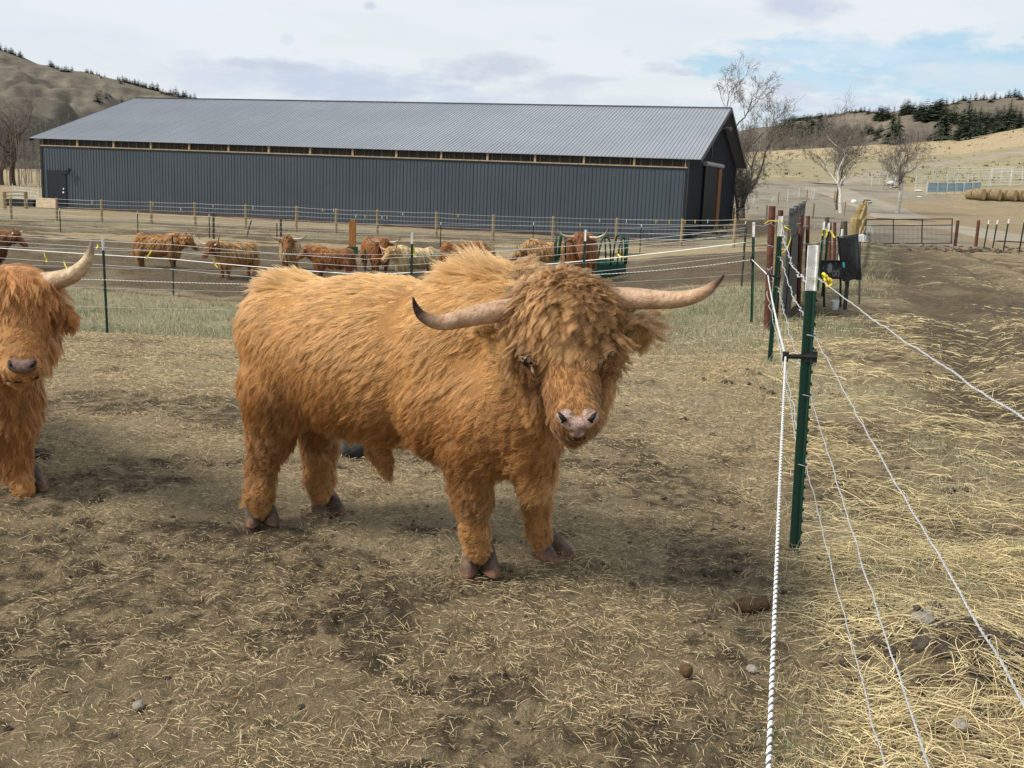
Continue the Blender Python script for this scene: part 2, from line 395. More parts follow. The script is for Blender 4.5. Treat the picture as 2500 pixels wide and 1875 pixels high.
# ------------------------------------------------------------------ zones of the ground
def fence_x(y): return np.interp(y, [-2, 4.74, 10.29, 13.5, 59], [-.05, 1.36, 2.52, 3.1, 19.5])
def fenceA_y(x): return 13.4 + (3.0 - np.asarray(x, float)) * .235
def fenceB_y(x): return fenceA_y(x) + 9.0 + np.clip(-np.asarray(x) * .1, -.5, 3)
def zones(x, y):
    x = np.asarray(x, float); y = np.asarray(y, float)
    fx = fence_x(y); inpen = sstep(.3, -.3, x - fx)
    ya = fenceA_y(x); yb = fenceB_y(x)
    n1 = fbm(x * .8, y * .8, 41, 4); n2 = fbm(x * 2.6, y * 2.6, 51, 4); n3 = fbm(x * .25, y * .25, 61, 3)
    near = sstep(ya + .3, ya - .8, y)              # inside the bull's pen
    hay = np.zeros_like(x); grs = np.zeros_like(x); mud = np.zeros_like(x); grv = np.zeros_like(x)
    # pen
    h = .12 + .70 * sstep(6.3, 9.3, y + (n1 - .5) * 2.5) * sstep(fx - 9, fx - 7, x + 100)
    h = np.maximum(h, .62 * sstep(.3, 1.3, x + (n1 - .5)) * sstep(4.4, 6, y))
    h = np.maximum(h, .30 * sstep(-1.2, .8, x - fx + 1.1))
    mdk = .50 * sstep(8.2, 6.0, y + (n1 - .5) * 2) * sstep(1.2, .3, x + (n1 - .5) * .8)
    mdk = mdk * (1 - .75 * sstep(4.2, 3.2, y + (n1 - .5) * 1.2 - .35 * (x + 1)))
    mdk = np.maximum(mdk, .55 * sstep(.8, .2, np.abs(x - .75)) * sstep(.8, .2, np.abs(y - 4.6)))
    mdk = np.maximum(mdk, .50 * sstep(.55, .63, fbm(x * .9 + 4, y * 1.5, 143, 4))); mdk = np.maximum(mdk, .7 * sstep(.61, .66, fbm(x * 2.6 + 9, y * 3.4, 147, 4)))
    h = h * (1 - .7 * sstep(.56, .63, fbm(x * .9 + 4, y * 1.5, 143, 4))); h = np.maximum(h, .85 * sstep(.56, .64, fbm(x * .8 + 31, y * 1.2, 153, 4)) * sstep(3.2, 5, y))
    hay += inpen * near * h; mud += inpen * near * mdk
    grs += inpen * near * .45 * sstep(-.5, .05, x - fx) * sstep(.35, .6, n2)
    # grass strip between the two fences
    st = inpen * sstep(ya - .8, ya + .3, y) * sstep(yb + .5, yb - .5, y)
    grs += st * (.85 - .3 * sstep(.5, .7, n1)); hay += st * .22
    # nearest the corner: green grass by the rusty posts
    cn = np.exp(-(((x - 2.2) / 1.6) ** 2 + ((y - 12.6) / 1.8) ** 2)); grs += cn * .7; hay *= 1 - .5 * cn
    # cattle field
    fl = sstep(yb - .5, yb + .5, y) * sstep(62, 60, y) * sstep(1.5, -1.5, x - fx)
    mud += fl * (1.0 - .35 * sstep(48, 54, y))
    hay += fl * (.8 * sstep(.50, .62, fbm(x * .22, y * .5, 71, 4)) * sstep(40, 46, y) * sstep(57, 53, y) + .15 * sstep(.5, .65, n1))
    hay += fl * .55 * np.exp(-((y - yb - .6) / .5) ** 2)
    grs += fl * .55 * sstep(44, 50, y) * sstep(.42, .6, n3)
    # right of the fence
    rt = (1 - inpen) * sstep(62, 58, y)
    hr = .88 * sstep(16, 12, y) * sstep(.30, .5, n1 + .12) + .85 * sstep(13, 15, y) * sstep(40, 32, y) * sstep(.44, .54, fbm(x * .30, y * 1.5, 81, 4)) * sstep(9, 4, x - fx)
    lx = lane_x(y); ln = np.exp(-((x - lx) / 2.6) ** 2)
    mr = np.clip(.85 * ln * sstep(6, 9, y) + .5 * np.exp(-((x - lx + .9) / .5) ** 2), 0, 1) * sstep(.30, .48, n1 + .08)
    mr = np.maximum(mr, .75 * ln * sstep(.50, .60, fbm(x * .25 + y * .1, y * .9, 87, 4)) * sstep(8, 11, y))
    for o_ in (-.9, .9, 2.6): mr = np.maximum(mr, .9 * np.exp(-((x - lx - o_ - (fbm(y * .3, y * 0 + o_, 5, 2) - .5) * .8) / .22) ** 2) * sstep(6, 9, y))
    mr = np.maximum(mr, .7 * sstep(.52, .62, fbm(x * 1.1, y * .7, 89, 4)))
    mr = np.maximum(mr, .9 * np.exp(-(((x - 1.75) / .5) ** 2 + ((y - 3.6) / .45) ** 2)))
    hr = hr * (1 - .75 * mr)
    hay += rt * hr; mud += rt * mr * .9
    grs += rt * .75 * sstep(2.2, .4, x - fx) * sstep(.38, .52, n1)
    # yard, lane and lot beyond the gate
    yd = sstep(50, 60, y) * sstep(8, 14, x)
    lane = np.exp(-((x - lane_x(y)) / 4.2) ** 4) * sstep(52, 62, y) * sstep(118, 100, y)
    grv += yd * np.clip(lane + .25, 0, 1) * sstep(150, 125, y)
    grs += yd * .35 * sstep(.42, .58, n3) * (1 - lane) * sstep(150, 120, y); mud += yd * .35 * (1 - lane) * sstep(110, 90, y) * sstep(.4, .6, n3)
    # open hillside of dry grass
    hs = sstep(120, 140, y) * sstep(5, 20, x)
    band = fbm(x * .010 + 3, y * .045, 91, 6); b2_ = fbm(x * .05, y * .22, 95, 5); band = band * .6 + b2_ * .4
    hay += hs * (.30 + .65 * sstep(.44, .54, band)) ; grs += hs * (.80 * sstep(.53, .45, band))
    lot = np.exp(-(((x - 37) / 13.) ** 4 + ((y - 138) / 14.) ** 4)); lot = np.maximum(lot, np.exp(-(((x - 27) / 8.) ** 4 + ((y - 112) / 14.) ** 4))); grv += lot * (y > 85); hay *= 1 - lot; grs *= 1 - lot; mud *= 1 - .7 * lot
    # far left flat
    lf = sstep(60, 62, y) * sstep(5, -5, x); hay += lf * .45; grs += lf * .35
    return [np.clip(q, 0, 1) for q in (hay, grs, mud, grv)]

def ground_material():
    m, nt, b = node_mat('ground_soil')
    ca = nt.nodes.new('ShaderNodeAttribute'); ca.attribute_name = 'zone'
    sp = nt.nodes.new('ShaderNodeSeparateColor'); nt.links.new(ca.outputs['Color'], sp.inputs[0])
    hay, grs, mud = sp.outputs[0], sp.outputs[1], sp.outputs[2]; grv = ca.outputs['Alpha']
    nf = noise(nt, 55, 8, .72); nm = noise(nt, 9, 7, .65); nl = noise(nt, 1.1, 6, .6); nff = noise(nt, 170, 5, .7)
    nst = noise(nt, 30, 6, .75, stretch=(1, .28, 1)); far = noise(nt, .22, 8, .62)
    def mask(z, n, w=.22):
        n = mth(nt, 'ADD', mth(nt, 'MULTIPLY', n, .6), mth(nt, 'MULTIPLY', nf, .4))
        t = mth(nt, 'ADD', z, mth(nt, 'MULTIPLY', mth(nt, 'SUBTRACT', n, .5), 2.6)); return ramp(nt, t, .5 - w, .5 + w)
    c = mixn(nt, ramp(nt, nm, .38, .64), (.31, .24, .145), (.18, .135, .078))
    c = mixn(nt, ramp(nt, nf, .50, .70), c, (.38, .305, .185))
    c = mixn(nt, ramp(nt, nff, .57, .63), c, (.52, .42, .26)); c = mixn(nt, mth(nt, 'MULTIPLY', ramp(nt, nff, .44, .38), .7), c, (.06, .047, .032))
    mudc = mixn(nt, ramp(nt, nm, .4, .62), (.112, .084, .052), (.052, .039, .026)); mudc = mixn(nt, ramp(nt, nf, .56, .72), mudc, (.22, .17, .11)); mudc = mixn(nt, ramp(nt, nff, .58, .64), mudc, (.38, .31, .19))
    c = mixn(nt, mth(nt, 'MULTIPLY', mask(mud, nm), .9), c, mudc)
    grc = mixn(nt, ramp(nt, nm, .35, .65), (.26, .235, .19), (.20, .175, .14)); grc = mixn(nt, ramp(nt, nf, .5, .7), grc, (.34, .31, .26))
    grc = mixn(nt, ramp(nt, far, .5, .68), grc, (.14, .115, .08))
    c = mixn(nt, mask(grv, nl), c, grc)
    gsc = mixn(nt, ramp(nt, nst, .38, .62), (.165, .165, .085), (.36, .33, .225)); gsc = mixn(nt, mth(nt, 'MULTIPLY', ramp(nt, far, .45, .62), .5), gsc, (.13, .135, .070))
    c = mixn(nt, mth(nt, 'MULTIPLY', mask(grs, nm), .85), c, gsc)
    hyc = mixn(nt, ramp(nt, nst, .34, .60), (.245, .190, .112), (.43, .345, .21)); hyc = mixn(nt, ramp(nt, nff, .54, .62), hyc, (.66, .56, .37)); hyc = mixn(nt, mth(nt, 'MULTIPLY', ramp(nt, nff, .45, .39), .6), hyc, (.09, .072, .048))
    hyc = mixn(nt, mth(nt, 'MULTIPLY', ramp(nt, far, .5, .7), .6), hyc, (.30, .24, .145))
    c = mixn(nt, mth(nt, 'MULTIPLY', mask(hay, nf), .85), c, hyc)
    c = mixn(nt, mth(nt, 'MULTIPLY', ramp(nt, noise(nt, 1.9, 8, .72), .46, .64), .30), c, (.12, .095, .058))
    c = mixn(nt, mth(nt, 'MULTIPLY', ramp(nt, noise(nt, .55, 9, .7, stretch=(1, .5, 1)), .50, .64), .20), c, (.46, .38, .24))
    nt.links.new(c, b.inputs['Base Color']); b.inputs['Roughness'].default_value = .95; b.inputs['Specular IOR Level'].default_value = .15
    bn = nt.nodes.new('ShaderNodeBump'); bn.inputs['Strength'].default_value = 1.0; bn.inputs['Distance'].default_value = .035
    hsum = mth(nt, 'ADD', mth(nt, 'ADD', nf, mth(nt, 'MULTIPLY', nm, 1.2)), mth(nt, 'MULTIPLY', nff, .4))
    nt.links.new(hsum, bn.inputs['Height']); nt.links.new(bn.outputs[0], b.inputs['Normal'])
    return m
M['ground'] = ground_material()

def build_ground():
    fine = np.radians(np.linspace(-42, 42, 560)); coarse = np.radians(np.linspace(42, 318, 70))[1:-1]
    az = np.concatenate([fine, coarse]); n = len(az)
    r = np.concatenate([[.25, .6, 1.0, 1.5, 2.0], np.geomspace(2.35, 420, 700), [520, 700, 1000, 1600, 2600, 4500]])
    RR, AA = np.meshgrid(r, az, indexing='ij')
    X = RR * np.sin(AA); Y = RR * np.cos(AA); Z = base_z(X, Y) + rel_z(X, Y) * (np.abs(Y) < 430)
    V = np.stack([X, Y, Z], -1).reshape(-1, 3); V = np.concatenate([V, [[0, 0, 0]]])
    i = np.arange(len(r) - 1)[:, None] * n; j = np.arange(n)[None, :]; jn = (j + 1) % n
    Q = np.stack([i + j, i + n + j, i + n + jn, i + jn], -1).reshape(-1, 4)
    o = mesh_obj('ground', V, Q, M['ground'], smooth=True)
    tag(o, kind='structure')
    z = zones(V[:, 0], V[:, 1])
    ca = o.data.color_attributes.new('zone', 'FLOAT_COLOR', 'POINT')
    ca.data.foreach_set('color', np.stack(z, 1).astype(np.float32).ravel())
    # hub: close the little hole under the camera
    c = len(V) - 1
    bm = bmesh.new(); bm.from_mesh(o.data); bm.verts.ensure_lookup_table()
    for k in range(n): bm.faces.new((bm.verts[c], bm.verts[k], bm.verts[(k + 1) % n]))
    bmesh.ops.recalc_face_normals(bm, faces=bm.faces[-n:]); bm.to_mesh(o.data); bm.free()
    return o
build_ground()

# ------------------------------------------------------------------ strands (fur, straw, grass) as hair curves
def strands(name, P, rad, tint, mat, parent=None, kind=None):
    """P: (n, k, 3) world points; rad: (n,k) or (k,); tint: (n,3)"""
    n, k, _ = P.shape
    off = world_loc(parent) if parent is not None else np.zeros(3)
    cu = bpy.data.hair_curves.new(name); cu.add_curves([k] * n)
    cu.attributes['position'].data.foreach_set('vector', (P - off).astype(np.float32).ravel())
    if 'radius' not in cu.attributes: cu.attributes.new('radius', 'FLOAT', 'POINT')
    cu.attributes['radius'].data.foreach_set('value', np.broadcast_to(rad, (n, k)).astype(np.float32).ravel())
    t = cu.attributes.new('tint', 'FLOAT_COLOR', 'CURVE')
    t.data.foreach_set('color', np.concatenate([tint, np.ones((n, 1))], 1).astype(np.float32).ravel())
    cu.materials.append(mat)
    o = bpy.data.objects.new(name, cu); COL.objects.link(o)
    if parent is not None: o.parent = parent
    if kind: o['kind'] = kind
    return o

def unit(v): return v / (np.linalg.norm(v, axis=-1, keepdims=True) + 1e-9)

def build_straw():
    # candidate roots spread evenly over the picture's ground, near first
    n = 1300000
    d = 2.3 * (40 / 2.3) ** (rng.random(n) ** .85); t = rng.uniform(-.62, .62, n)
    x = t * d; y = d
    hay, grs, mud, grv = zones(x, y)
    patch = fbm(x * 3.2, y * 3.2, 101, 3); p2 = fbm(x * .9, y * 1.3, 107, 4)
    right = x > fence_x(y)
    want = np.where(right, .06 + .95 * hay ** 1.4 * np.clip((p2 - .33) * 4, .08, 1), .22 + .85 * hay - .05 * mud) * np.clip((patch - .15) * 1.9, .25, 1.15)
    want *= np.where(right, 1, 1 - .35 * sstep(6.5, 4.5, y))
    want *= np.where(y > 15, .45 * hay, 1)
    ok = rng.random(n) < want * .60 * np.where(right, .8, 1)
    x, y, hay, mud, right = x[ok], y[ok], hay[ok], mud[ok], right[ok]; n = len(x)
    L = np.where(right, rng.gamma(2.2, .030, n), rng.gamma(1.3, .0125, n)) + .009
    L = np.minimum(L, np.where(right, .30, .15))
    yaw = rng.uniform(0, 2 * math.pi, n); yaw = np.where(right & (rng.random(n) < .6), rng.normal(.1, .55, n), yaw)
    bend = rng.normal(0, .32, n); k = 5; s = np.linspace(0, 1, k)
    P = np.zeros((n, k, 3)); px, py = x.copy(), y.copy(); ang = yaw - bend / 2
    for i in range(k):
        P[:, i, 0] = px; P[:, i, 1] = py; px = px + np.cos(ang) * L / (k - 1); py = py + np.sin(ang) * L / (k - 1); ang = ang + bend / (k - 1)
    z = gz(P[..., 0].ravel(), P[..., 1].ravel()).reshape(n, k)
    tilt = rng.random(n) ** 3 * .22 * rng.choice([-1, 1], n)
    lift = .004 + rng.random(n) * .012 * (1 + 1.6 * hay)
    zl_ = z[:, :1] * (1 - s[None]) + z[:, -1:] * s[None]; z = np.maximum(zl_, z - .006)
    P[..., 2] = np.maximum(z + lift[:, None] + (s[None] - .5) * (tilt * L)[:, None] + np.sin(s * math.pi)[None] * (rng.random(n) * .10 * L)[:, None], z + .001)
    rad = (.0007 + .00035 * rng.random(n)) * np.clip(y / 6, .9, 2.6) * np.where(L > .09, 1.35, 1)
    pale = rng.random(n)[:, None]
    tint = (1 - pale) * np.array([.26, .19, .10]) + pale ** 1.3 * np.array([.86, .74, .48])
    tint = np.where(right[:, None], tint * np.array([1.10, 1.09, .98]), tint * np.array([.95, .90, .84]) * (.98 - .22 * mud)[:, None])
    strands('straw_litter', P, rad[:, None] * np.array([.8, 1, 1, 1, .7]), tint, M['straw'], kind='stuff')
    # grass blades
    n = 260000
    d = 2.5 * (60 / 2.5) ** (rng.random(n) ** .7); t = rng.uniform(-.62, .62, n); x = t * d; y = d
    hay, grs, mud, grv = zones(x, y)
    patch = fbm(x * 2.2, y * 2.2, 131, 4)
    ok = rng.random(n) < np.clip(grs * 1.2 - .12, 0, 1) * np.clip((patch - .36) * 5, .05, 1) * np.where(y > 30, .35, 1)
    x, y = x[ok], y[ok]; n = len(x)
    h = rng.gamma(4, .012, n) * np.where(y > 12, 1.7, .8) + .012
    yaw = rng.uniform(0, 2 * math.pi, n); lean = rng.gamma(2, .28, n)
    k = 4; s = np.linspace(0, 1, k); P = np.zeros((n, k, 3)); z = gz(x, y)
    for i in range(k):
        q = s[i]; out = h * lean * q ** 1.7
        P[:, i] = np.stack([x + np.cos(yaw) * out, y + np.sin(yaw) * out, z + h * (q - .25 * np.minimum(lean, 2) * q * q)], 1)
    f = fbm(x * .7, y * .7, 141, 3)[:, None] + rng.normal(0, .22, (n, 1)); f = np.clip((f - .3) * 2.0, 0, 1)
    tint = (1 - f) * np.array([.13, .16, .07]) + f * np.array([.50, .45, .32])
    rad = (.0010 + .0005 * rng.random(n)) * np.clip(y / 7, .9, 4)
    strands('grass', P, rad[:, None] * np.array([1, .9, .65, .25]), tint, M['blade'], kind='stuff')
build_straw()

# ------------------------------------------------------------------ gravel road climbing the hillside
def road(name, pts, w, lift=.10):
    P_ = np.array([G(u, v)[:2] for u, v in pts]); D = np.concatenate([[0], np.cumsum(np.linalg.norm(np.diff(P_, axis=0), axis=1))]); s_ = np.linspace(0, D[-1], int(D[-1] / 1.2))
    C = np.stack([np.interp(s_, D, P_[:, i]) for i in (0, 1)], 1); k = 13; ker = np.ones(k) / k
    for i in (0, 1): C[:, i] = np.convolve(np.concatenate([np.full(k, C[0, i]), C[:, i], np.full(k, C[-1, i])]), ker, 'same')[k:-k]
    T = np.gradient(C, axis=0); T /= np.linalg.norm(T, axis=1)[:, None]; N_ = np.stack([-T[:, 1], T[:, 0]], 1); m_ = 9; V = []
    wj = w * (1 + .25 * (fbm(s_ * .12, s_ * 0, 3, 3) - .5))
    for j in range(m_):
        o_ = (j / (m_ - 1) - .5) * wj[:, None]; q = C + N_ * o_; V.append(np.concatenate([q, (base_z(q[:, 0], q[:, 1]) + lift - (.14 if j in (0, m_ - 1) else 0))[:, None]], 1))
    V = np.stack(V, 1).reshape(-1, 3); n = len(s_); i = np.arange(n - 1)[:, None] * m_; j = np.arange(m_ - 1)[None]
    Q = np.stack([i + j, i + m_ + j, i + m_ + j + 1, i + j + 1], -1).reshape(-1, 4); o = mesh_obj(name, V, Q, M['gravel'], smooth=True); tag(o, kind='structure')
M['gravel'] = surf('road_gravel', (.285, .25, .195), (.225, .195, .15), .5, .95, .5, 9, c3=(.34, .30, .24), c3scale=4)
road('dirt_road', [(2010, 452), (2070, 444), (2126, 429), (2188, 414), (2265, 403), (2380, 388), (2510, 370), (2600, 360)], 5.0)
road('dirt_road', [(2215, 540), (2190, 522), (2140, 502), (2085, 484), (2040, 468), (2000, 456)], 6.0, .06)
road('dirt_road', [(2240, 545), (2330, 556), (2430, 572), (2560, 600)], 5.5, .06)

# ------------------------------------------------------------------ scrub and tussocks of the hillside and flats
def scrub():
    g = np.random.default_rng(91); n = 5200; y = g.uniform(62, 275, n) ; t = g.uniform(.16, .62, n); x = t * y
    d = fbm(x * .05, y * .12, 171, 4); ok = (g.random(n) < np.clip((d - .40) * 6, .04, 1)); hay, grs, mud, grv = zones(x, y); ok &= grv < .25; x, y = x[ok], y[ok]; z = gz(x, y); mb = MB()
    for i in range(len(x)):
        s = g.uniform(.12, .42) * (1.5 if g.random() < .12 else 1); k = 7; V = []; Fc = []
        c = np.array([1.25, 1.1, .72]) if g.random() < .6 else np.array([.55, .52, .42]); c = c * g.uniform(.7, 1.2)
        for j in range(k):
            a0 = g.uniform(0, 6.28); r0 = s * g.uniform(.1, .8); w = s * .22; p = np.array([x[i] + math.cos(a0) * r0, y[i] + math.sin(a0) * r0, z[i] - .03]); tp = p + [math.cos(a0) * s * .4, math.sin(a0) * s * .4, s * g.uniform(.6, 1.2)]
            q = np.array([-math.sin(a0), math.cos(a0), 0]) * w; V += [p - q, p + q, tp]; Fc.append((3 * j, 3 * j + 1, 3 * j + 2))
        mb.add(V, Fc, c)
    o = mb.build('undergrowth', M['scrub']); o['kind'] = 'stuff'
M['scrub'] = surf('scrub', (.30, .26, .18), (.22, .19, .13), 2, .95, tint=True)
scrub()

# ------------------------------------------------------------------ animals: implicit bodies, polygonised
def sd_ell(P, c, r, yaw=0., pitch=0.):
    q = P - c
    if yaw:
        cs, sn = math.cos(yaw), math.sin(yaw); q = np.stack([q[..., 0] * cs + q[..., 1] * sn, -q[..., 0] * sn + q[..., 1] * cs, q[..., 2]], -1)
    if pitch:
        cs, sn = math.cos(pitch), math.sin(pitch); q = np.stack([q[..., 0] * cs + q[..., 2] * sn, q[..., 1], -q[..., 0] * sn + q[..., 2] * cs], -1)
    r = np.asarray(r, float); k0 = np.linalg.norm(q / r, axis=-1); k1 = np.linalg.norm(q / (r * r), axis=-1) + 1e-6
    return k0 * (k0 - 1) / k1
def sd_cone(P, p, q, r1, r2):
    p = np.asarray(p, float); q = np.asarray(q, float); d = q - p; t = np.clip(((P - p) @ d) / (d @ d), 0, 1)
    return np.linalg.norm(P - p - t[..., None] * d, axis=-1) - (r1 + (r2 - r1) * t)
def smin(a_, b_, k):
    h = np.clip(.5 + .5 * (b_ - a_) / k, 0, 1); return b_ * (1 - h) + a_ * h - k * h * (1 - h)
def implicit(prims, h, k=.06):
    """prims: ('e', c, r, yaw, pitch[, k]) or ('c', p, q, r1, r2[, k]); returns V, quads"""
    lo = np.full(3, 1e9); hi = -lo; B = []
    for pr in prims:
        if pr[0] == 'e': c = np.asarray(pr[1], float); m_ = max(pr[2]); l, u_ = c - m_, c + m_
        else:
            p, q = np.asarray(pr[1], float), np.asarray(pr[2], float); m_ = max(pr[3], pr[4]); l, u_ = np.minimum(p, q) - m_, np.maximum(p, q) + m_
        B.append((l, u_)); lo = np.minimum(lo, l); hi = np.maximum(hi, u_)
    lo -= 3 * h; hi += 3 * h; dims = np.ceil((hi - lo) / h).astype(int) + 1
    Fd = np.full(dims, 10., np.float32)
    for pr, (l, u_) in zip(prims, B):
        kk = pr[5] if len(pr) > 5 and pr[5] else k
        i0 = np.maximum(((l - kk * 1.5 - .03 - lo) / h).astype(int), 0); i1 = np.minimum(((u_ + kk * 1.5 + .03 - lo) / h).astype(int) + 2, dims)
        ax = [lo[d] + np.arange(i0[d], i1[d]) * h for d in range(3)]
        P = np.stack(np.meshgrid(*ax, indexing='ij'), -1)
        D = sd_ell(P, np.asarray(pr[1], float), pr[2], *(pr[3:5])) if pr[0] == 'e' else sd_cone(P, pr[1], pr[2], pr[3], pr[4])
        sl = tuple(slice(i0[d], i1[d]) for d in range(3))
        Fd[sl] = smin(Fd[sl], D, kk)
    return surface_nets(Fd, lo, h)
def surface_nets(Fd, lo, h):
    s = Fd < 0; nx, ny, nz = Fd.shape
    c = s[:-1, :-1, :-1].astype(np.int8)
    tot = sum(s[i:nx - 1 + i, j:ny - 1 + j, k:nz - 1 + k].astype(np.int8) for i in (0, 1) for j in (0, 1) for k in (0, 1))
    I, J, Kk = np.nonzero((tot > 0) & (tot < 8)); idx = np.full(tot.shape, -1, np.int64); idx[I, J, Kk] = np.arange(len(I))
    acc = np.zeros((len(I), 3)); cnt = np.zeros(len(I))
    cs = [(i, j, k) for i in (0, 1) for j in (0, 1) for k in (0, 1)]
    for p in cs:
        for q in cs:
            if sum(abs(p[d] - q[d]) for d in range(3)) == 1 and p < q:
                a0 = Fd[I + p[0], J + p[1], Kk + p[2]]; b0 = Fd[I + q[0], J + q[1], Kk + q[2]]
                m_ = (a0 < 0) != (b0 < 0); t = np.where(m_, a0 / np.where(m_, a0 - b0, 1), 0)
                pt = np.array(p) + t[:, None] * (np.array(q) - np.array(p)); acc += pt * m_[:, None]; cnt += m_
    V = lo + (np.stack([I, J, Kk], 1) + acc / cnt[:, None]) * h
    Q = []
    def face(ax):
        if ax == 0: A, Bb = s[:-1, 1:-1, 1:-1], s[1:, 1:-1, 1:-1]
        elif ax == 1: A, Bb = s[1:-1, :-1, 1:-1], s[1:-1, 1:, 1:-1]
        else: A, Bb = s[1:-1, 1:-1, :-1], s[1:-1, 1:-1, 1:]
        i, j, k = np.nonzero(A != Bb); inside = A[i, j, k]
        if ax == 0: j = j + 1; k = k + 1; q = [(i, j - 1, k - 1), (i, j, k - 1), (i, j, k), (i, j - 1, k)]
        elif ax == 1: i = i + 1; k = k + 1; q = [(i - 1, j, k - 1), (i - 1, j, k), (i, j, k), (i, j, k - 1)]
        else: i = i + 1; j = j + 1; q = [(i - 1, j - 1, k), (i, j - 1, k), (i, j, k), (i - 1, j, k)]
        f = np.stack([idx[t] for t in q], 1); f[~inside] = f[~inside][:, ::-1]; return f
    Fc = np.concatenate([face(0), face(1), face(2)])
    return V, Fc
def vnormals(V, Q):
    n = np.cross(V[Q[:, 2]] - V[Q[:, 0]], V[Q[:, 3]] - V[Q[:, 1]]); N = np.zeros_like(V)
    for i in range(4): np.add.at(N, Q[:, i], n)
    return unit(N)
def roots(V, Q, N, n, weight=None, seed=1):
    g = np.random.default_rng(seed)
    T = np.concatenate([Q[:, [0, 1, 2]], Q[:, [0, 2, 3]]]); A = np.linalg.norm(np.cross(V[T[:, 1]] - V[T[:, 0]], V[T[:, 2]] - V[T[:, 0]]), axis=1)
    if weight is not None: A = A * weight(V[T].mean(1), unit(N[T].mean(1)))
    cs = np.cumsum(A); ti = np.searchsorted(cs, g.random(n) * cs[-1]); ti = np.minimum(ti, len(T) - 1)
    u = g.random((n, 2)); f = u.sum(1) > 1; u[f] = 1 - u[f]
    w = np.stack([1 - u.sum(1), u[:, 0], u[:, 1]], 1)[..., None]
    return (V[T[ti]] * w).sum(1), unit((N[T[ti]] * w).sum(1))
def fbm3(P, s, seed, o=3):
    return (fbm(P[:, 0] * s + P[:, 2] * s * .6, P[:, 1] * s - P[:, 2] * s * .8, seed, o) + fbm(P[:, 2] * s + 5, P[:, 0] * s * .7 - P[:, 1] * s * .5, seed + 9, o)) / 2
def grow(name, parent, V, Q, n, style, rad, k=8, seed=1, clump=240, weight=None, clump_amt=.75, conv=.5, rope=False):
    """style(P, N) -> dict(len, flow, lift, grav, wave, freq, tint)"""
    g = np.random.default_rng(seed + 100)
    N = vnormals(V, Q); P0, N0 = roots(V, Q, N, n, weight, seed); st = style(P0, N0)
    L = st['len'] * (.75 + .5 * g.random(n)); P = np.zeros((n, k, 3)); P[:, 0] = P0 - N0 * .004
    fl = st['flow']; fl = fl - N0 * (fl * N0).sum(1, keepdims=True); fl = unit(fl)
    lift = np.broadcast_to(st['lift'], (n,))[:, None]; gr = np.broadcast_to(st['grav'], (n,))[:, None]
    D = unit(fl + N0 * lift + g.normal(0, .10, (n, 3)))
    for i in range(1, k):
        t = i / (k - 1)
        dd = unit(D + fl * .35 * t + np.array([0, 0, -1.]) * gr * t - N0 * .12 * t * lift)
        P[:, i] = P[:, i - 1] + dd * (L / (k - 1))[:, None]
    # locks: every strand leans to the strand at its lock's heart
    ng = max(8, n // clump); gi = g.choice(n, ng, replace=False)
    kd = kdtree.KDTree(ng)
    for i, q in enumerate(P0[gi]): kd.insert(Vector(q), i)
    kd.balance(); near = np.fromiter((kd.find(Vector(q))[1] for q in P0), int, n)
    Gp = P[gi][near]; gl = (L[gi][near] / L)[:, None]
    tt = np.linspace(0, 1, k)[None, :, None]; ca = clump_amt * (.7 + .5 * g.random(n))[:, None, None]
    tgt = Gp[:, :1] + (Gp - Gp[:, :1]) * np.clip(1 / np.maximum(gl, .3), .5, 1.4)[..., None] * np.ones((1, k, 1))
    off = P0[:, None] - Gp[:, :1]
    P = P + (tgt + off * ((conv + (1 - conv) * np.clip(1 - tt * 3.5, 0, 1)) if rope else (1 - (1 - conv) * tt)) - P) * np.clip(ca * tt ** .5, 0, .97)
    # waves and curls, in phase within a lock
    ph = g.uniform(0, 2 * math.pi, ng)[near]; wv = st['wave'] * (.6 + .8 * g.random(ng)[near]); fq = np.broadcast_to(st['freq'], (n,))
    S = unit(np.cross(fl, N0)); s_ = np.linspace(0, 1, k)[None]
    th = ph[:, None] + s_ * (fq * 2 * math.pi)[:, None]
    P = P + (S[:, None] * (np.sin(th) - np.sin(ph)[:, None])[..., None] + (N0 * .7 + fl * .35)[:, None] * (np.cos(th) - np.cos(ph)[:, None])[..., None] * .8) * (wv[:, None] * np.clip(s_ * 1.6, 0, 1))[..., None]
    P[..., 2] = np.maximum(P[..., 2], .01 + st.get('floor', -9))
    lv = st.get('lockvar', .28); tint = st['tint'] * (1 + g.normal(0, .10, (n, 1))) * (1 - lv / 2 + lv * g.random(ng)[near])[:, None]
    taper = np.linspace(1, .35, k)[None]
    return strands(name, P, rad * (.8 + .4 * g.random(n))[:, None] * taper, np.clip(tint, .004, .95), M['fur'], parent)
def lerp3(t, A, B): t = np.clip(t, 0, 1)[:, None]; return (1 - t) * np.asarray(A) + t * np.asarray(B)

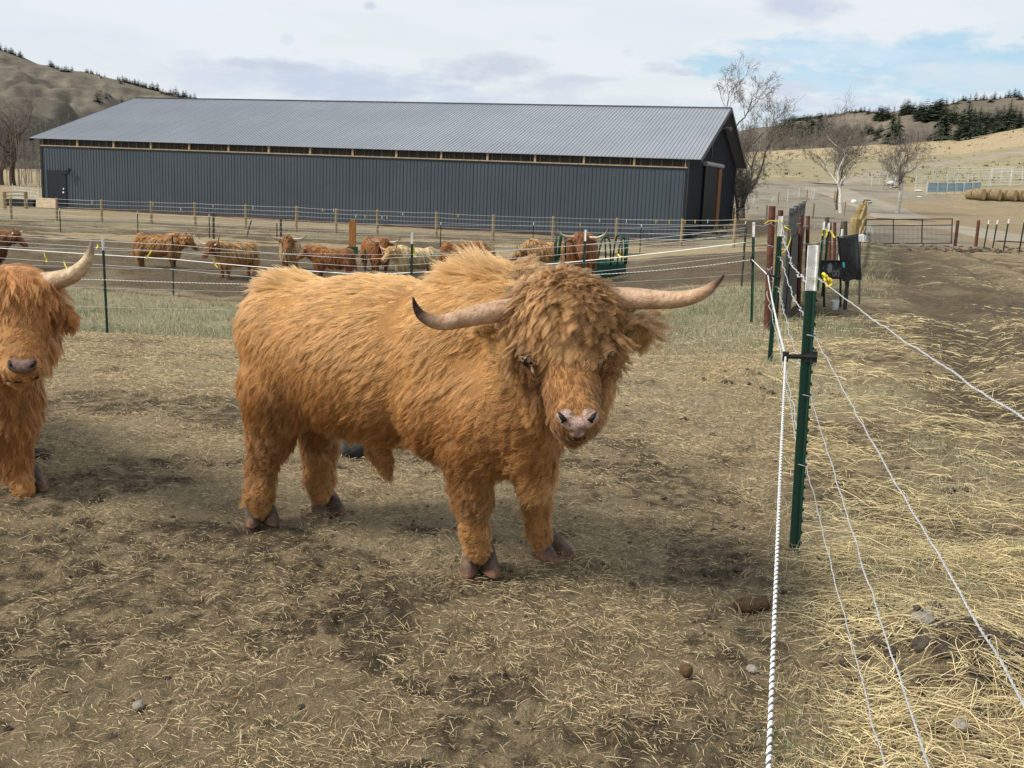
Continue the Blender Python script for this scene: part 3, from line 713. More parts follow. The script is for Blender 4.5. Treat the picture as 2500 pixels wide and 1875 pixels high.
def horn(parent, pts, rads, name='horn', dark_from=.72, base=(.50, .345, .235), mid=(.56, .37, .235), tip=(.042, .018, .011), seg=44):
    pts = np.asarray(pts, float); t = np.linspace(0, 1, len(pts)); s = np.linspace(0, 1, seg)
    def sm(C):   # smooth interpolation through the given points
        C = np.asarray(C, float); m_ = len(C); out = []
        for q in s:
            x = q * (m_ - 1); i = min(int(x), m_ - 2); f = x - i
            p0, p1, p2, p3 = C[max(i - 1, 0)], C[i], C[i + 1], C[min(i + 2, m_ - 1)]
            out.append(.5 * (2 * p1 + (p2 - p0) * f + (2 * p0 - 5 * p1 + 4 * p2 - p3) * f * f + (3 * p1 - p0 - 3 * p2 + p3) * f ** 3))
        return np.array(out)
    PP = sm(pts); RR = np.maximum(sm(np.asarray(rads)[:, None])[:, 0], .002)
    RR = RR * (1 + .012 * np.sin(s * 130) * (s < .5))
    cols = []
    for q in s:
        c = np.array(base) * (1 - q) + np.array(mid) * q
        w = float(sstep(dark_from - .12, dark_from + .16, q)); cols.append(c * (1 - w) + np.array(tip) * w)
    mb = MB(); mb.tube(PP, RR, 18, cols=np.array(cols)); return mb.build(name, M['horn'], parent, smooth=True)

def hoof(parent, c, yaw, s=1.0, name='hoof', z=0.0, splay=.16, flat=1.0):
    """cloven hoof: two claws, toes pointing along yaw"""
    mb = MB()
    for sd in (-1, 1):
        outline = []
        for j in range(14):
            th = j / 14 * 2 * math.pi; fx = math.cos(th); fy = math.sin(th)
            lx = fx * .062 + (.012 if fx > 0 else 0); w = .030 * (1 - .32 * max(fx, 0) ** 2)
            outline.append((lx, fy * w))
        rings = []
        for (zz, sc_, sh, hc) in ((0.0, .96, .018, (2.2, 1.55, 1.2)), (.006, 1.05, .018, (2.0, 1.4, 1.1)), (.030, 1.0, .008, (1.1, 1, .95)), (.055, .86, -.006, (1, 1, 1)), (.075, .72, -.018, (.8, .8, .8)), (.088, .45, -.026, (.7, .7, .7))):
            rings.append([(x * sc_ + sh * flat, y * sc_, zz * (1.0 + .12 * (-x / .06)) if zz > .02 else zz, hc) for x, y in outline])
        V = []; C = []
        for rg in rings:
            for x, y, zz, c_ in rg:
                x2 = x + .005; y2 = y + sd * (.034 + .012 * splay * 5 * max(x, 0) / .06)
                V.append((x2 * s, y2 * s, zz * s)); C.append(c_)
        n = 14; Fc = [(i * n + j, i * n + (j + 1) % n, (i + 1) * n + (j + 1) % n, (i + 1) * n + j) for i in range(len(rings) - 1) for j in range(n)]
        Fc += [tuple(range(n))[::-1], tuple((len(rings) - 1) * n + j for j in range(n))]
        V = np.array(V); cs, sn = math.cos(yaw), math.sin(yaw)
        V = np.stack([V[:, 0] * cs - V[:, 1] * sn + c_xy(c)[0], V[:, 0] * sn + V[:, 1] * cs + c_xy(c)[1], V[:, 2] + z], 1)
        mb.add(V, Fc, np.array(C))
    return mb.build(name, M['hoof'], parent, smooth=True)
def c_xy(c): return (float(c[0]), float(c[1]))
def ball(name, parent, c, r, mat, yaw=0, pitch=0, nu=18, nv=12, scale=None):
    r = np.broadcast_to(np.asarray(r, float), (3,)); V = []
    for i in range(nv + 1):
        ph = -math.pi / 2 + math.pi * i / nv
        for j in range(nu):
            th = 2 * math.pi * j / nu; V.append((math.cos(ph) * math.cos(th) * r[0], math.cos(ph) * math.sin(th) * r[1], math.sin(ph) * r[2]))
    V = np.array(V)
    if pitch: cs, sn = math.cos(pitch), math.sin(pitch); V = np.stack([V[:, 0] * cs - V[:, 2] * sn, V[:, 1], V[:, 0] * sn + V[:, 2] * cs], 1)
    if yaw: cs, sn = math.cos(yaw), math.sin(yaw); V = np.stack([V[:, 0] * cs - V[:, 1] * sn, V[:, 0] * sn + V[:, 1] * cs, V[:, 2]], 1)
    Fc = [(i * nu + j, i * nu + (j + 1) % nu, (i + 1) * nu + (j + 1) % nu, (i + 1) * nu + j) for i in range(nv) for j in range(nu)]
    mb = MB(); mb.add(V + np.asarray(c, float), Fc); return mb.build(name, mat, parent, smooth=True)

# ------------------------------------------------------------------ the bull
def build_bull():
    loc = (-.45, 4.52, 0.0)
    root = thing('highland_bull', loc, 'golden shaggy bull with wide white horns standing in the middle of the pen', 'bull')
    zg = lambda u, v, y: a(u, v, y)
    yw = math.atan2(-.46, 1.0)        # body axis
    P = []
    e = lambda u, v, y, r, yaw=yw, pitch=0., k=None: P.append(('e', a(u, v, y), r, yaw, pitch, k))
    c = lambda p, q, r1, r2, k=None: P.append(('c', a(*p), a(*q), r1, r2, k))
    # trunk
    e(660, 730, 4.80, (.29, .28, .275)); e(628, 790, 4.66, (.19, .165, .28)); e(612, 705, 4.78, (.19, .21, .19))
    e(840, 775, 4.60, (.50, .345, .355)); e(760, 765, 4.66, (.40, .33, .33)); e(1005, 770, 4.42, (.30, .335, .37))
    e(980, 860, 4.36, (.24, .28, .25)); e(1085, 700, 4.26, (.27, .225, .218)); e(1165, 712, 4.12, (.185, .18, .175)); e(1085, 880, 4.20, (.24, .26, .26))
    e(1150, 955, 4.06, (.10, .15, .13)); e(1162, 1010, 4.02, (.06, .075, .085), k=.04)
    # head
    P.append(('c', a(1214, 715, 3.92), a(1236, 850, 3.68), .148, .088, .05))
    P.append(('c', a(1236, 850, 3.68), a(1243, 900, 3.56), .084, .078, .035))
    e(1243, 905, 3.53, (.068, .090, .056), yaw=-1.57, k=.03)
    c((1215, 800, 4.0), (1238, 930, 3.63), .112, .052)
    e(1218, 690, 3.90, (.15, .155, .15), yaw=-1.57)
    e(1146, 800, 3.86, (.055, .07, .10)); e(1298, 790, 3.90, (.055, .07, .11))
    e(1166, 865, 3.84, (.048, .06, .08)); e(1290, 862, 3.86, (.042, .055, .08))
    c((1150, 760, 4.05), (1130, 880, 4.05), .17, .15)
    # brow ridges, ears
    c((1140, 745, 3.79), (1150, 790, 3.74), .036, .03, .03); c((1305, 735, 3.80), (1303, 780, 3.76), .036, .03, .03)
    P.append(('e', a(1072, 712, 3.97), (.085, .022, .034), .25, -.18, .03)); P.append(('e', a(1360, 712, 4.0), (.080, .026, .060), -.35, -.45, .03))
    # legs
    c((1010, 850, 4.22), (1014, 960, 4.16), .165, .115); c((1014, 960, 4.16), (1020, 1070, 4.17), .112, .078, .04)
    c((1020, 1070, 4.17), (1024, 1140, 4.18), .073, .048, .03); c((1024, 1140, 4.18), (1033, 1196, 4.20), .054, .046, .03)
    c((1130, 900, 4.45), (1152, 1010, 4.45), .13, .085); c((1152, 1010, 4.45), (1158, 1090, 4.46), .080, .062, .04)
    c((1158, 1090, 4.46), (1164, 1150, 4.45), .056, .050, .03); c((1164, 1150, 4.45), (1171, 1176, 4.45), .050, .042, .03)
    c((590, 830, 4.70), (586, 930, 4.76), .155, .105); c((586, 930, 4.76), (566, 1005, 4.82), .098, .066, .04)
    c((566, 1005, 4.82), (560, 1070, 4.77), .062, .060, .03); c((560, 1070, 4.77), (561, 1098, 4.76), .058, .048, .03)
    c((680, 860, 4.95), (692, 960, 5.02), .125, .078); c((692, 960, 5.02), (690, 1030, 5.0), .080, .068, .04)
    c((690, 1030, 5.0), (692, 1068, 4.97), .066, .050, .03)
    # sheath, scrotum
    c((815, 955, 4.62), (838, 1012, 4.60), .056, .024, .04); c((682, 900, 4.86), (690, 935, 4.86), .06, .062, .04)
    V, Q = implicit(P, .0135, .055)
    body = mesh_obj('body', V, Q, M['skin'], root, smooth=True)
    O = np.array([.04, 4.34, 0.]); A_ = unit(np.array([[-1.04, .46, 0.]]))[0]      # A_: towards the rump
    headc = a(1225, 780, 3.80); pollp = a(1214, 650, 3.9); muz = a(1243, 905, 3.52)
    fwd = unit(np.array([a(1243, 905, 3.5) - a(1214, 690, 3.9)]))[0]             # down the face
    def region(Pt):
        s = (Pt - O) @ A_                       # 0 at the shoulder, +1.1 at the rump
        uvx = 1250 + Pt[:, 0] / (Pt[:, 1] * math.cos(PITCH) - (Pt[:, 2] - EYE) * math.sin(PITCH)) * F
        hd_ = muz - pollp; tq = np.clip(((Pt - pollp) @ hd_) / (hd_ @ hd_), 0, 1); dh = np.linalg.norm(Pt - pollp - tq[:, None] * hd_, axis=1); head = sstep(.245, .19, dh) * sstep(4.06, 3.98, Pt[:, 1])
        face = ((Pt - pollp) @ fwd)              # metres down the face from the poll
        return s, head, face
    gold = np.array([.66, .385, .14]); orange = np.array([.47, .20, .055]); deep = np.array([.30, .125, .038]); tan = np.array([.50, .30, .135]); dirt = np.array([.13, .078, .04])
    def style(Pt, Nt):
        n = len(Pt); s, head, face = region(Pt); z = Pt[:, 2]
        nz = fbm3(Pt, 3.2, 5); n2 = fbm3(Pt, 1.6, 25); n3 = fbm3(Pt, 9, 35)
        side = unit(np.cross(Nt, A_ * np.ones((n, 1))))
        flow = np.array([[0, 0, -1.]]) + A_ * (.55 + 1.0 * sstep(.9, 1.25, z))[:, None] + (A_ * (n2 - .5)[:, None] + side * ((nz - .5) * (1 - .7 * sstep(.55, .85, Nt[:, 2])))[:, None]) * 1.7
        ln = .056 + .028 * (nz - .5) + .010 * sstep(.7, 1.1, z); lift = .08 + .14 * (n3 - .5); gv = .35 * np.ones(n)
        # spine: hair blown over and up
        top = sstep(.80, .97, Nt[:, 2]) * (z > 1.0) * (1 - head); lift = lift + top * .22; ln = ln + top * .005
        tuft = np.exp(-((s - .14) / .12) ** 2) * top; tail = np.exp(-((s - 1.17) / .10) ** 2) * top
        ln = ln + tuft * .030 + tail * .010; lift = lift + tuft * 1.8 * (fbm3(Pt, 16, 95) > .5) + tail * .7; gv = gv * (1 - .9 * np.clip(tuft + tail, 0, 1)) - .35 * tuft
        # legs
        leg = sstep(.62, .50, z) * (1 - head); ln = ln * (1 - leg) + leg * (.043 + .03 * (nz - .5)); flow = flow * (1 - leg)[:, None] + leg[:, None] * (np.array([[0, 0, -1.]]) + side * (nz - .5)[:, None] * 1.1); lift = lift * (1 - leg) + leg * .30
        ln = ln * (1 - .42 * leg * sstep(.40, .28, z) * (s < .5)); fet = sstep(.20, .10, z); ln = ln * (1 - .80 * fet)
        # belly and brisket fringe
        und = sstep(-.1, -.6, Nt[:, 2]) * (z > .38) * (z < .62); ln = ln + und * .03
        wave = .0035 + .005 * leg; freq = .8 + .7 * leg
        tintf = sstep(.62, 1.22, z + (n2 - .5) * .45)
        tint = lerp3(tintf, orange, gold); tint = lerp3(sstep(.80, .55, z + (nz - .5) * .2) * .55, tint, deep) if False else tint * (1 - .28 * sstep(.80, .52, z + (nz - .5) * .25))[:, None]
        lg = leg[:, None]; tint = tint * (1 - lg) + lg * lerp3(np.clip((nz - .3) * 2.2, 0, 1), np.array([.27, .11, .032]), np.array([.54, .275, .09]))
        # neck collar darker and woollier
        nk = sstep(.05, -.10, s) * (1 - head) * (1 - leg); wave = wave + nk * .006; freq = freq + nk * .8
        tint = tint * (1 - nk[:, None] * .18)
        # soiled thigh, knee and hock
        for (u_, v_, y_, rr, am) in ((618, 860, 4.5, .13, .75), (575, 930, 4.65, .10, .5), (1030, 1090, 4.1, .07, .7), (560, 1000, 4.75, .08, .4), (840, 1035, 4.6, .06, .6)):
            w = np.exp(-(np.linalg.norm(Pt - a(u_, v_, y_), axis=1) / rr) ** 2) * am * np.clip(n3 * 2.2 - .3, 0, 1)
            tint = tint * (1 - w[:, None]) + w[:, None] * dirt
        # head: short velvety face, hair of cheeks woolly; the forelock is grown separately
        hm = head[:, None]
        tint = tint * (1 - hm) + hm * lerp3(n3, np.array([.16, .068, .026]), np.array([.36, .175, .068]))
        hf = np.array([fwd]) + np.array([[0, -.15, -.3]]); flow = flow * (1 - hm) + hf * hm
        cheek = head * sstep(.055, .10, np.abs((Pt - headc) @ np.array([1., .1, 0]) ) - .03)
        ln = ln * (1 - head) + head * (.024 + .022 * cheek); lift = lift * (1 - head) + head * (.75 + .1 * cheek); wave = wave * (1 - head) + head * (.001 + .010 * cheek); freq = freq * (1 - head) + head * (1 + 1.2 * cheek)
        ear = np.exp(-(np.minimum(np.linalg.norm(Pt - a(1362, 712, 4.0), axis=1), np.linalg.norm(Pt - a(1066, 712, 3.97), axis=1)) / .085) ** 4); ln = ln * (1 - ear) + .038 * ear; lift = lift * (1 - .5 * ear); flow = flow * (1 - ear[:, None]) + ear[:, None] * np.stack([np.sign(Pt[:, 0] - headc[0]) * .9, np.full(n, -.15), np.full(n, -.45)], 1)
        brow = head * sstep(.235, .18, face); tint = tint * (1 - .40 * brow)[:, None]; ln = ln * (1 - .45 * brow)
        # nose pad stays bare
        nose = np.exp(-(np.linalg.norm(Pt - a(1245, 915, 3.45), axis=1) / .055) ** 4); ln = ln * (1 - .9 * nose) + .001
        return dict(len=ln, flow=flow, lift=lift, grav=gv, wave=wave, freq=freq, tint=tint, lockvar=.5)
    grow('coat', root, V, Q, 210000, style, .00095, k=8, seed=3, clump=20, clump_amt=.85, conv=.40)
    # long outer locks over the flanks and back
    def style2(Pt, Nt):
        d = style(Pt, Nt); s, head, face = region(Pt)
        d['len'] = d['len'] * 1.4; d['lift'] = d['lift'] * .7; d['tint'] = d['tint'] * 1.22; d['wave'] = d['wave'] * 1.7; return d
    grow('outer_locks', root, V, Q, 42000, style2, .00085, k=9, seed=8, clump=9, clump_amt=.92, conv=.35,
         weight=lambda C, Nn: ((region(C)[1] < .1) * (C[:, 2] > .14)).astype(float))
    # curly forelock
    def fstyle(Pt, Nt):
        n = len(Pt); n3 = fbm3(Pt, 14, 55); n4 = fbm3(Pt, 5, 65)
        ctr = a(1214, 700, 3.8); flow = np.array([fwd]) * .8 + (Pt - ctr) * np.array([3.2, 0, 2.0]) + np.array([[0, -.2, -.35]]) + (n4 - .5)[:, None] * np.array([[3., 0, 1]])
        top = sstep(1.12, 1.22, Pt[:, 2])
        tint = lerp3(np.clip(n3 * 1.7 - .35, 0, 1), np.array([.28, .135, .052]), np.array([.62, .36, .15]))
        return dict(len=.078 + .060 * n4, flow=flow, lift=.34 * np.ones(n), grav=.40 * np.ones(n), wave=.0110 + .006 * n4, freq=2.0 + 1.2 * n3, tint=tint, lockvar=.85)
    def fw(C, Nn):
        face = (C - pollp) @ fwd; lat = np.abs((C - headc) @ np.array([1., .1, 0.]))
        hx = (C[:, 1] < 4.06) * (C[:, 2] > .96) * (np.linalg.norm(C - a(1216, 700, 3.87), axis=1) < .235)
        eyes = np.minimum(np.linalg.norm(C - a(1138, 785, 3.74), axis=1), np.linalg.norm(C - a(1313, 770, 3.77), axis=1))
        earx = np.minimum(np.linalg.norm(C - a(1362, 712, 4.0), axis=1), np.linalg.norm(C - a(1066, 712, 3.97), axis=1)) > .10
        return hx * earx * (face < .205 - .50 * np.clip(lat - .045, 0, 1)) * (Nn[:, 1] < .4) * (eyes > .058) * (lat < .175) * 1.0
    grow('forelock', root, V, Q, 46000, fstyle, .0008, k=26, seed=21, clump=34, clump_amt=1.15, conv=.40, rope=True, weight=fw)
    # woolly ruff along the crest behind the poll
    def rstyle(Pt, Nt):
        d = fstyle(Pt, Nt); n = len(Pt); d['flow'] = np.array([[.5, -.5, -.5]]) + (fbm3(Pt, 6, 75) - .5)[:, None] * np.array([[3., 2, 0]]); d['tint'] = lerp3(fbm3(Pt, 10, 85), np.array([.42, .23, .09]), np.array([.62, .40, .19])); d['lift'] = .8 * np.ones(n); return d
    grow('crest_wool', root, V, Q, 24000, rstyle, .0008, k=22, seed=31, clump=34, clump_amt=1.1, conv=.40, rope=True,
         weight=lambda C, Nn: ((C[:, 2] > 1.07) * (C[:, 0] > -.05) * (C[:, 1] > 3.98) * (C[:, 1] < 4.5) * (Nn[:, 2] > .1)).astype(float))
    # tassel of the sheath
    # horns
    k_ = 1.0
    horn(root, [a(1185, 668, 3.95), a(1120, 669, 3.90), (a(1060, 675, 3.86)), a(1000, 688, 3.83), a(950, 697, 3.80), a(914, 684, 3.78), a(899, 664, 3.77), a(892, 642, 3.76)],
         [.046, .0445, .040, .034, .0275, .020, .012, .003], dark_from=.66)
    horn(root, [a(1262, 652, 3.95), a(1310, 647, 3.92), a(1370, 645, 3.90), a(1430, 648, 3.88), a(1480, 645, 3.86), a(1520, 632, 3.84), a(1545, 613, 3.83), a(1565, 594, 3.82)],
         [.046, .0445, .040, .034, .029, .0225, .014, .003], dark_from=.80)
    for (u_, v_, y_, sgn) in ((1139, 779, 3.695, -1), (1311, 764, 3.725, 1)):
        cc = a(u_, v_, y_); ball('eye', root, cc, (.021, .021, .021), M['eye'])
        mb = MB(); up = []; lo_ = []
        for t in np.linspace(-1, 1, 9):
            q = cc + np.array([.028 * t, -.014 + .010 * t * t, -.012 * t * -sgn])
            up.append(q + np.array([0, 0, .010 * (1 - t * t)])); lo_.append(q - np.array([0, 0, .011 * (1 - t * t)]))
        mb.tube(up, .0034, 6); mb.tube(lo_, .0026, 6)
        mb.tube([cc + np.array([-sgn * .014, -.010, -.016]), cc + np.array([-sgn * .022, -.012, -.038]), cc + np.array([-sgn * .030, -.010, -.056])], [.004, .006, .002], 6)
        mb.build('eyelid', M['lid'], root, smooth=True)
    # nose pad, nostrils, mouth
    VV, QQ = implicit([('e', a(1246, 915, 3.466), (.052, .020, .026), 0, 0), ('e', a(1219, 899, 3.474), (.030, .022, .024), 0, .5), ('e', a(1275, 899, 3.474), (.030, .022, .024), 0, -.5), ('e', a(1246, 934, 3.478), (.026, .018, .018), 0, 0)], .0035, .016)
    pad = mesh_obj('nose_pad', VV, QQ, M['nose'], root, smooth=True)
    for u_, sgn in ((1215, 1), (1279, -1)):
        mb = MB(); q = a(u_, 902, 3.449)
        mb.tube([q + np.array([-sgn * .014, .006, .017]), q + np.array([-sgn * .004, -.001, .004]), q + np.array([sgn * .006, -.001, -.008]), q + np.array([-sgn * .002, .002, -.018])], [.003, .009, .0105, .004], 8); mb.build('nostril', M['dark'], pad, smooth=True)
    mb = MB(); mb.tube([a(1225, 946, 3.49), a(1246, 949, 3.487), a(1268, 946, 3.49)], .0035, 6); mb.build('mouth', M['dark'], root, smooth=True)
    for (u_, v_, yw_, s_) in ((1034, 1262, -1.45, 1.15), (1182, 1226, -.75, 1.12), (563, 1150, -1.2, 1.12), (703, 1126, -1.0, 1.1)):
        q = g2(u_, v_ - 15); hoof(root, (q[0], q[1]), yw_, s_ * 1.02, z=q[2] - .004)
    return root
build_bull()

# ------------------------------------------------------------------ the cow at the picture's left edge
def build_left_cow():
    root = thing('highland_cow', (-2.75, 5.6, 0), 'russet long haired cow with one upswept pale horn, cut off by the left edge', 'cow')
    P = []; c = lambda p, q, r1, r2, k=None: P.append(('c', a(*p), a(*q), r1, r2, k))
    e = lambda u, v, y, r, yaw=0., pitch=0., k=None: P.append(('e', a(u, v, y), r, yaw, pitch, k))
    c((28, 655, 4.78), (44, 770, 4.56), .150, .092, .05); e(47, 798, 4.50, (.088, .075, .052), k=.03); c((25, 740, 4.85), (45, 815, 4.62), .13, .055)
    e(25, 640, 4.80, (.17, .14, .13)); P.append(('e', a(128, 676, 4.80), (.085, .025, .045), .1, -.12, .03)); P.append(('e', a(-62, 686, 4.80), (.085, .025, .045), -.1, .12, .03))
    c((10, 720, 5.05), (-90, 760, 5.45), .23, .33); e(0, 850, 5.12, (.19, .20, .24)); e(-60, 800, 5.35, (.26, .28, .34))
    e(-160, 780, 5.85, (.34, .55, .36), yaw=.35); e(-230, 770, 6.35, (.33, .33, .34)); e(20, 900, 5.05, (.09, .09, .10), k=.04)
    c((20, 900, 5.10), (26, 975, 5.12), .12, .088); c((26, 975, 5.12), (36, 1022, 5.12), .078, .060, .03); c((36, 1022, 5.12), (54, 1058, 5.08), .058, .050, .03)
    c((-110, 880, 5.45), (-105, 960, 5.5), .13, .085); c((-105, 960, 5.5), (-100, 1020, 5.5), .078, .055, .03); 
    for (u, y) in ((-330, 6.35), (-230, 6.75)):
        p = a(u, 800, y); P.append(('c', p, np.array([p[0], p[1], .38]), .15, .075, .05)); P.append(('c', np.array([p[0], p[1], .38]), np.array([p[0], p[1] - .03, .08]), .07, .055, .03))
    V, Q = implicit(P, .018, .06)
    body = mesh_obj('body', V, Q, M['skin'], root, smooth=True)
    headc = a(38, 710, 4.6); poll = a(25, 600, 4.8); fwd = unit(a(47, 795, 4.45)[None] - poll[None])[0]
    back = unit(np.array([[-.62, .9, 0.]]))[0]
    def style(Pt, Nt):
        n = len(Pt); nz = fbm3(Pt, 4, 5); n2 = fbm3(Pt, 1.8, 15); n3 = fbm3(Pt, 10, 25)
        dh = np.linalg.norm(Pt - headc, axis=1); head = sstep(.36, .28, dh) * sstep(4.95, 4.85, Pt[:, 1]); z = Pt[:, 2]
        side = unit(np.cross(Nt, back * np.ones((n, 1))))
        flow = np.array([[0, 0, -1.]]) + back * .3 + side * (nz - .5)[:, None] * 1.6
        flow = flow * (1 - head)[:, None] + head[:, None] * (fwd[None] * 1.3 + (Pt - poll) * np.array([.5, 0, 0]) + side * (nz - .5)[:, None] * .8)
        ln = .065 + .035 * nz + .02 * (z < .85) * (z > .5); leg = sstep(.5, .4, z); ln = ln * (1 - leg) + .075 * leg; ln *= 1 - .7 * sstep(.16, .09, z)
        face = (Pt - poll) @ fwd; top = head * sstep(.30, .20, face)
        ln = ln * (1 - head) + head * (.02 + .09 * top + .012 * sstep(.06, .12, np.abs(Pt[:, 0] - headc[0])))
        nose = np.exp(-(np.linalg.norm(Pt - a(47, 792, 4.42), axis=1) / .06) ** 4); ln = ln * (1 - .9 * nose) + .001
        ear = np.exp(-(np.linalg.norm(Pt - a(132, 676, 4.80), axis=1) / .10) ** 4); ln = ln * (1 - ear) + .035 * ear
        tint = lerp3(n3, np.array([.27, .095, .025]), np.array([.52, .235, .075])); tint = tint * (.75 + .5 * n2)[:, None]
        tint = lerp3(head * .35 * np.ones(n), tint, np.array([.55, .26, .09]))
        return dict(len=ln, flow=flow, lift=.22 + .1 * nz, grav=.5 * np.ones(n), wave=.005 + .003 * n2, freq=1.1 + .8 * n3, tint=tint, lockvar=.6)
    vis = lambda C, Nn: (C[:, 0] > -3.3) * 1.0 + .15
    grow('coat', root, V, Q, 100000, style, .0012, k=9, seed=5, clump=20, clump_amt=.92, conv=.35, weight=vis)
    def fst(Pt, Nt):
        d = style(Pt, Nt); d['len'] = .12 + .11 * fbm3(Pt, 5, 77); d['lift'] = .16 + 0 * d['lift']; d['grav'] = 1.1 * np.ones(len(Pt)); d['wave'] = .010 + 0 * d['wave']; d['lockvar'] = .8; d['tint'] = d['tint'] * 1.15; return d
    def fwt(C, Nn): return ((np.linalg.norm(C - a(28, 640, 4.78), axis=1) < .25) * (((C - poll) @ fwd) < .19) * (Nn[:, 1] < .35) * (C[:, 0] < a(98, 650, 4.8)[0]) * (C[:, 1] < 4.98)).astype(float)
    grow('fringe', root, V, Q, 22000, fst, .0010, k=16, seed=9, clump=20, clump_amt=.97, conv=.25, weight=fwt)
    def est(Pt, Nt):
        d = style(Pt, Nt); n = len(Pt); d['len'] = .05 + .07 * fbm3(Pt, 9, 87); d['flow'] = np.array([[.12, -.1, -1.]]) * np.ones((n, 1)); d['grav'] = 1.1 * np.ones(n); d['wave'] = .006 * np.ones(n); return d
    grow('ear_hair', root, V, Q, 2200, est, .0014, k=12, seed=10, clump=40, clump_amt=1., conv=.3, weight=lambda C, Nn: (np.linalg.norm(C - a(128, 680, 4.80), axis=1) < .12) * (C[:, 0] > a(106, 680, 4.8)[0]) * 1.0)
    horn(root, [a(50, 626, 4.85), a(85, 612, 4.82), a(125, 605, 4.80), a(160, 592, 4.78), a(184, 570, 4.77), (a(195, 545, 4.77)), a(197, 521, 4.78)], [.050, .047, .042, .036, .028, .018, .004],
         base=(.50, .36, .26), mid=(.66, .55, .34), tip=(.17, .12, .09), dark_from=.78)
    horn(root, [a(5, 626, 4.85), a(-30, 612, 4.82), a(-70, 605, 4.80), a(-105, 592, 4.78), a(-129, 570, 4.77), (a(-140, 545, 4.77)), a(-142, 521, 4.78)], [.050, .047, .042, .036, .028, .018, .004],
         base=(.50, .36, .26), mid=(.66, .55, .34), tip=(.17, .12, .09), dark_from=.78)
    VV, QQ = implicit([('e', a(48, 793, 4.425), (.055, .024, .030), 0, 0), ('e', a(30, 786, 4.43), (.026, .024, .024), 0, 0), ('e', a(67, 786, 4.43), (.026, .024, .024), 0, 0)], .005, .02)
    m_ = M['nose2']; pad = mesh_obj('nose_pad', VV, QQ, m_, root, smooth=True)
    for u_, s_ in ((24, 1), (70, -1)):
        mb = MB(); q = a(u_, 788, 4.408); mb.tube([q + np.array([-s_ * .012, .006, .016]), q, q + np.array([s_ * .01, .002, -.012])], [.006, .011, .005], 8); mb.build('nostril', M['dark'], pad, smooth=True)
    mb = MB(); mb.tube([a(12, 822, 4.48), a(35, 826, 4.455), a(60, 822, 4.455), a(84, 815, 4.48)], .005, 6); mb.build('mouth', M['dark'], root, smooth=True)
    for (u, v, yw_) in ((62, 1078, -.9), (-100, 1045, -1.3)):
        q = g2(u, v - 18); hoof(root, (q[0], q[1]), yw_, 1.15, z=q[2] - .008)
    return root
M['nose2'] = surf('dark_nose_skin', (.20, .125, .10), (.10, .06, .05), 60, .4, .5, 200)
build_left_cow()

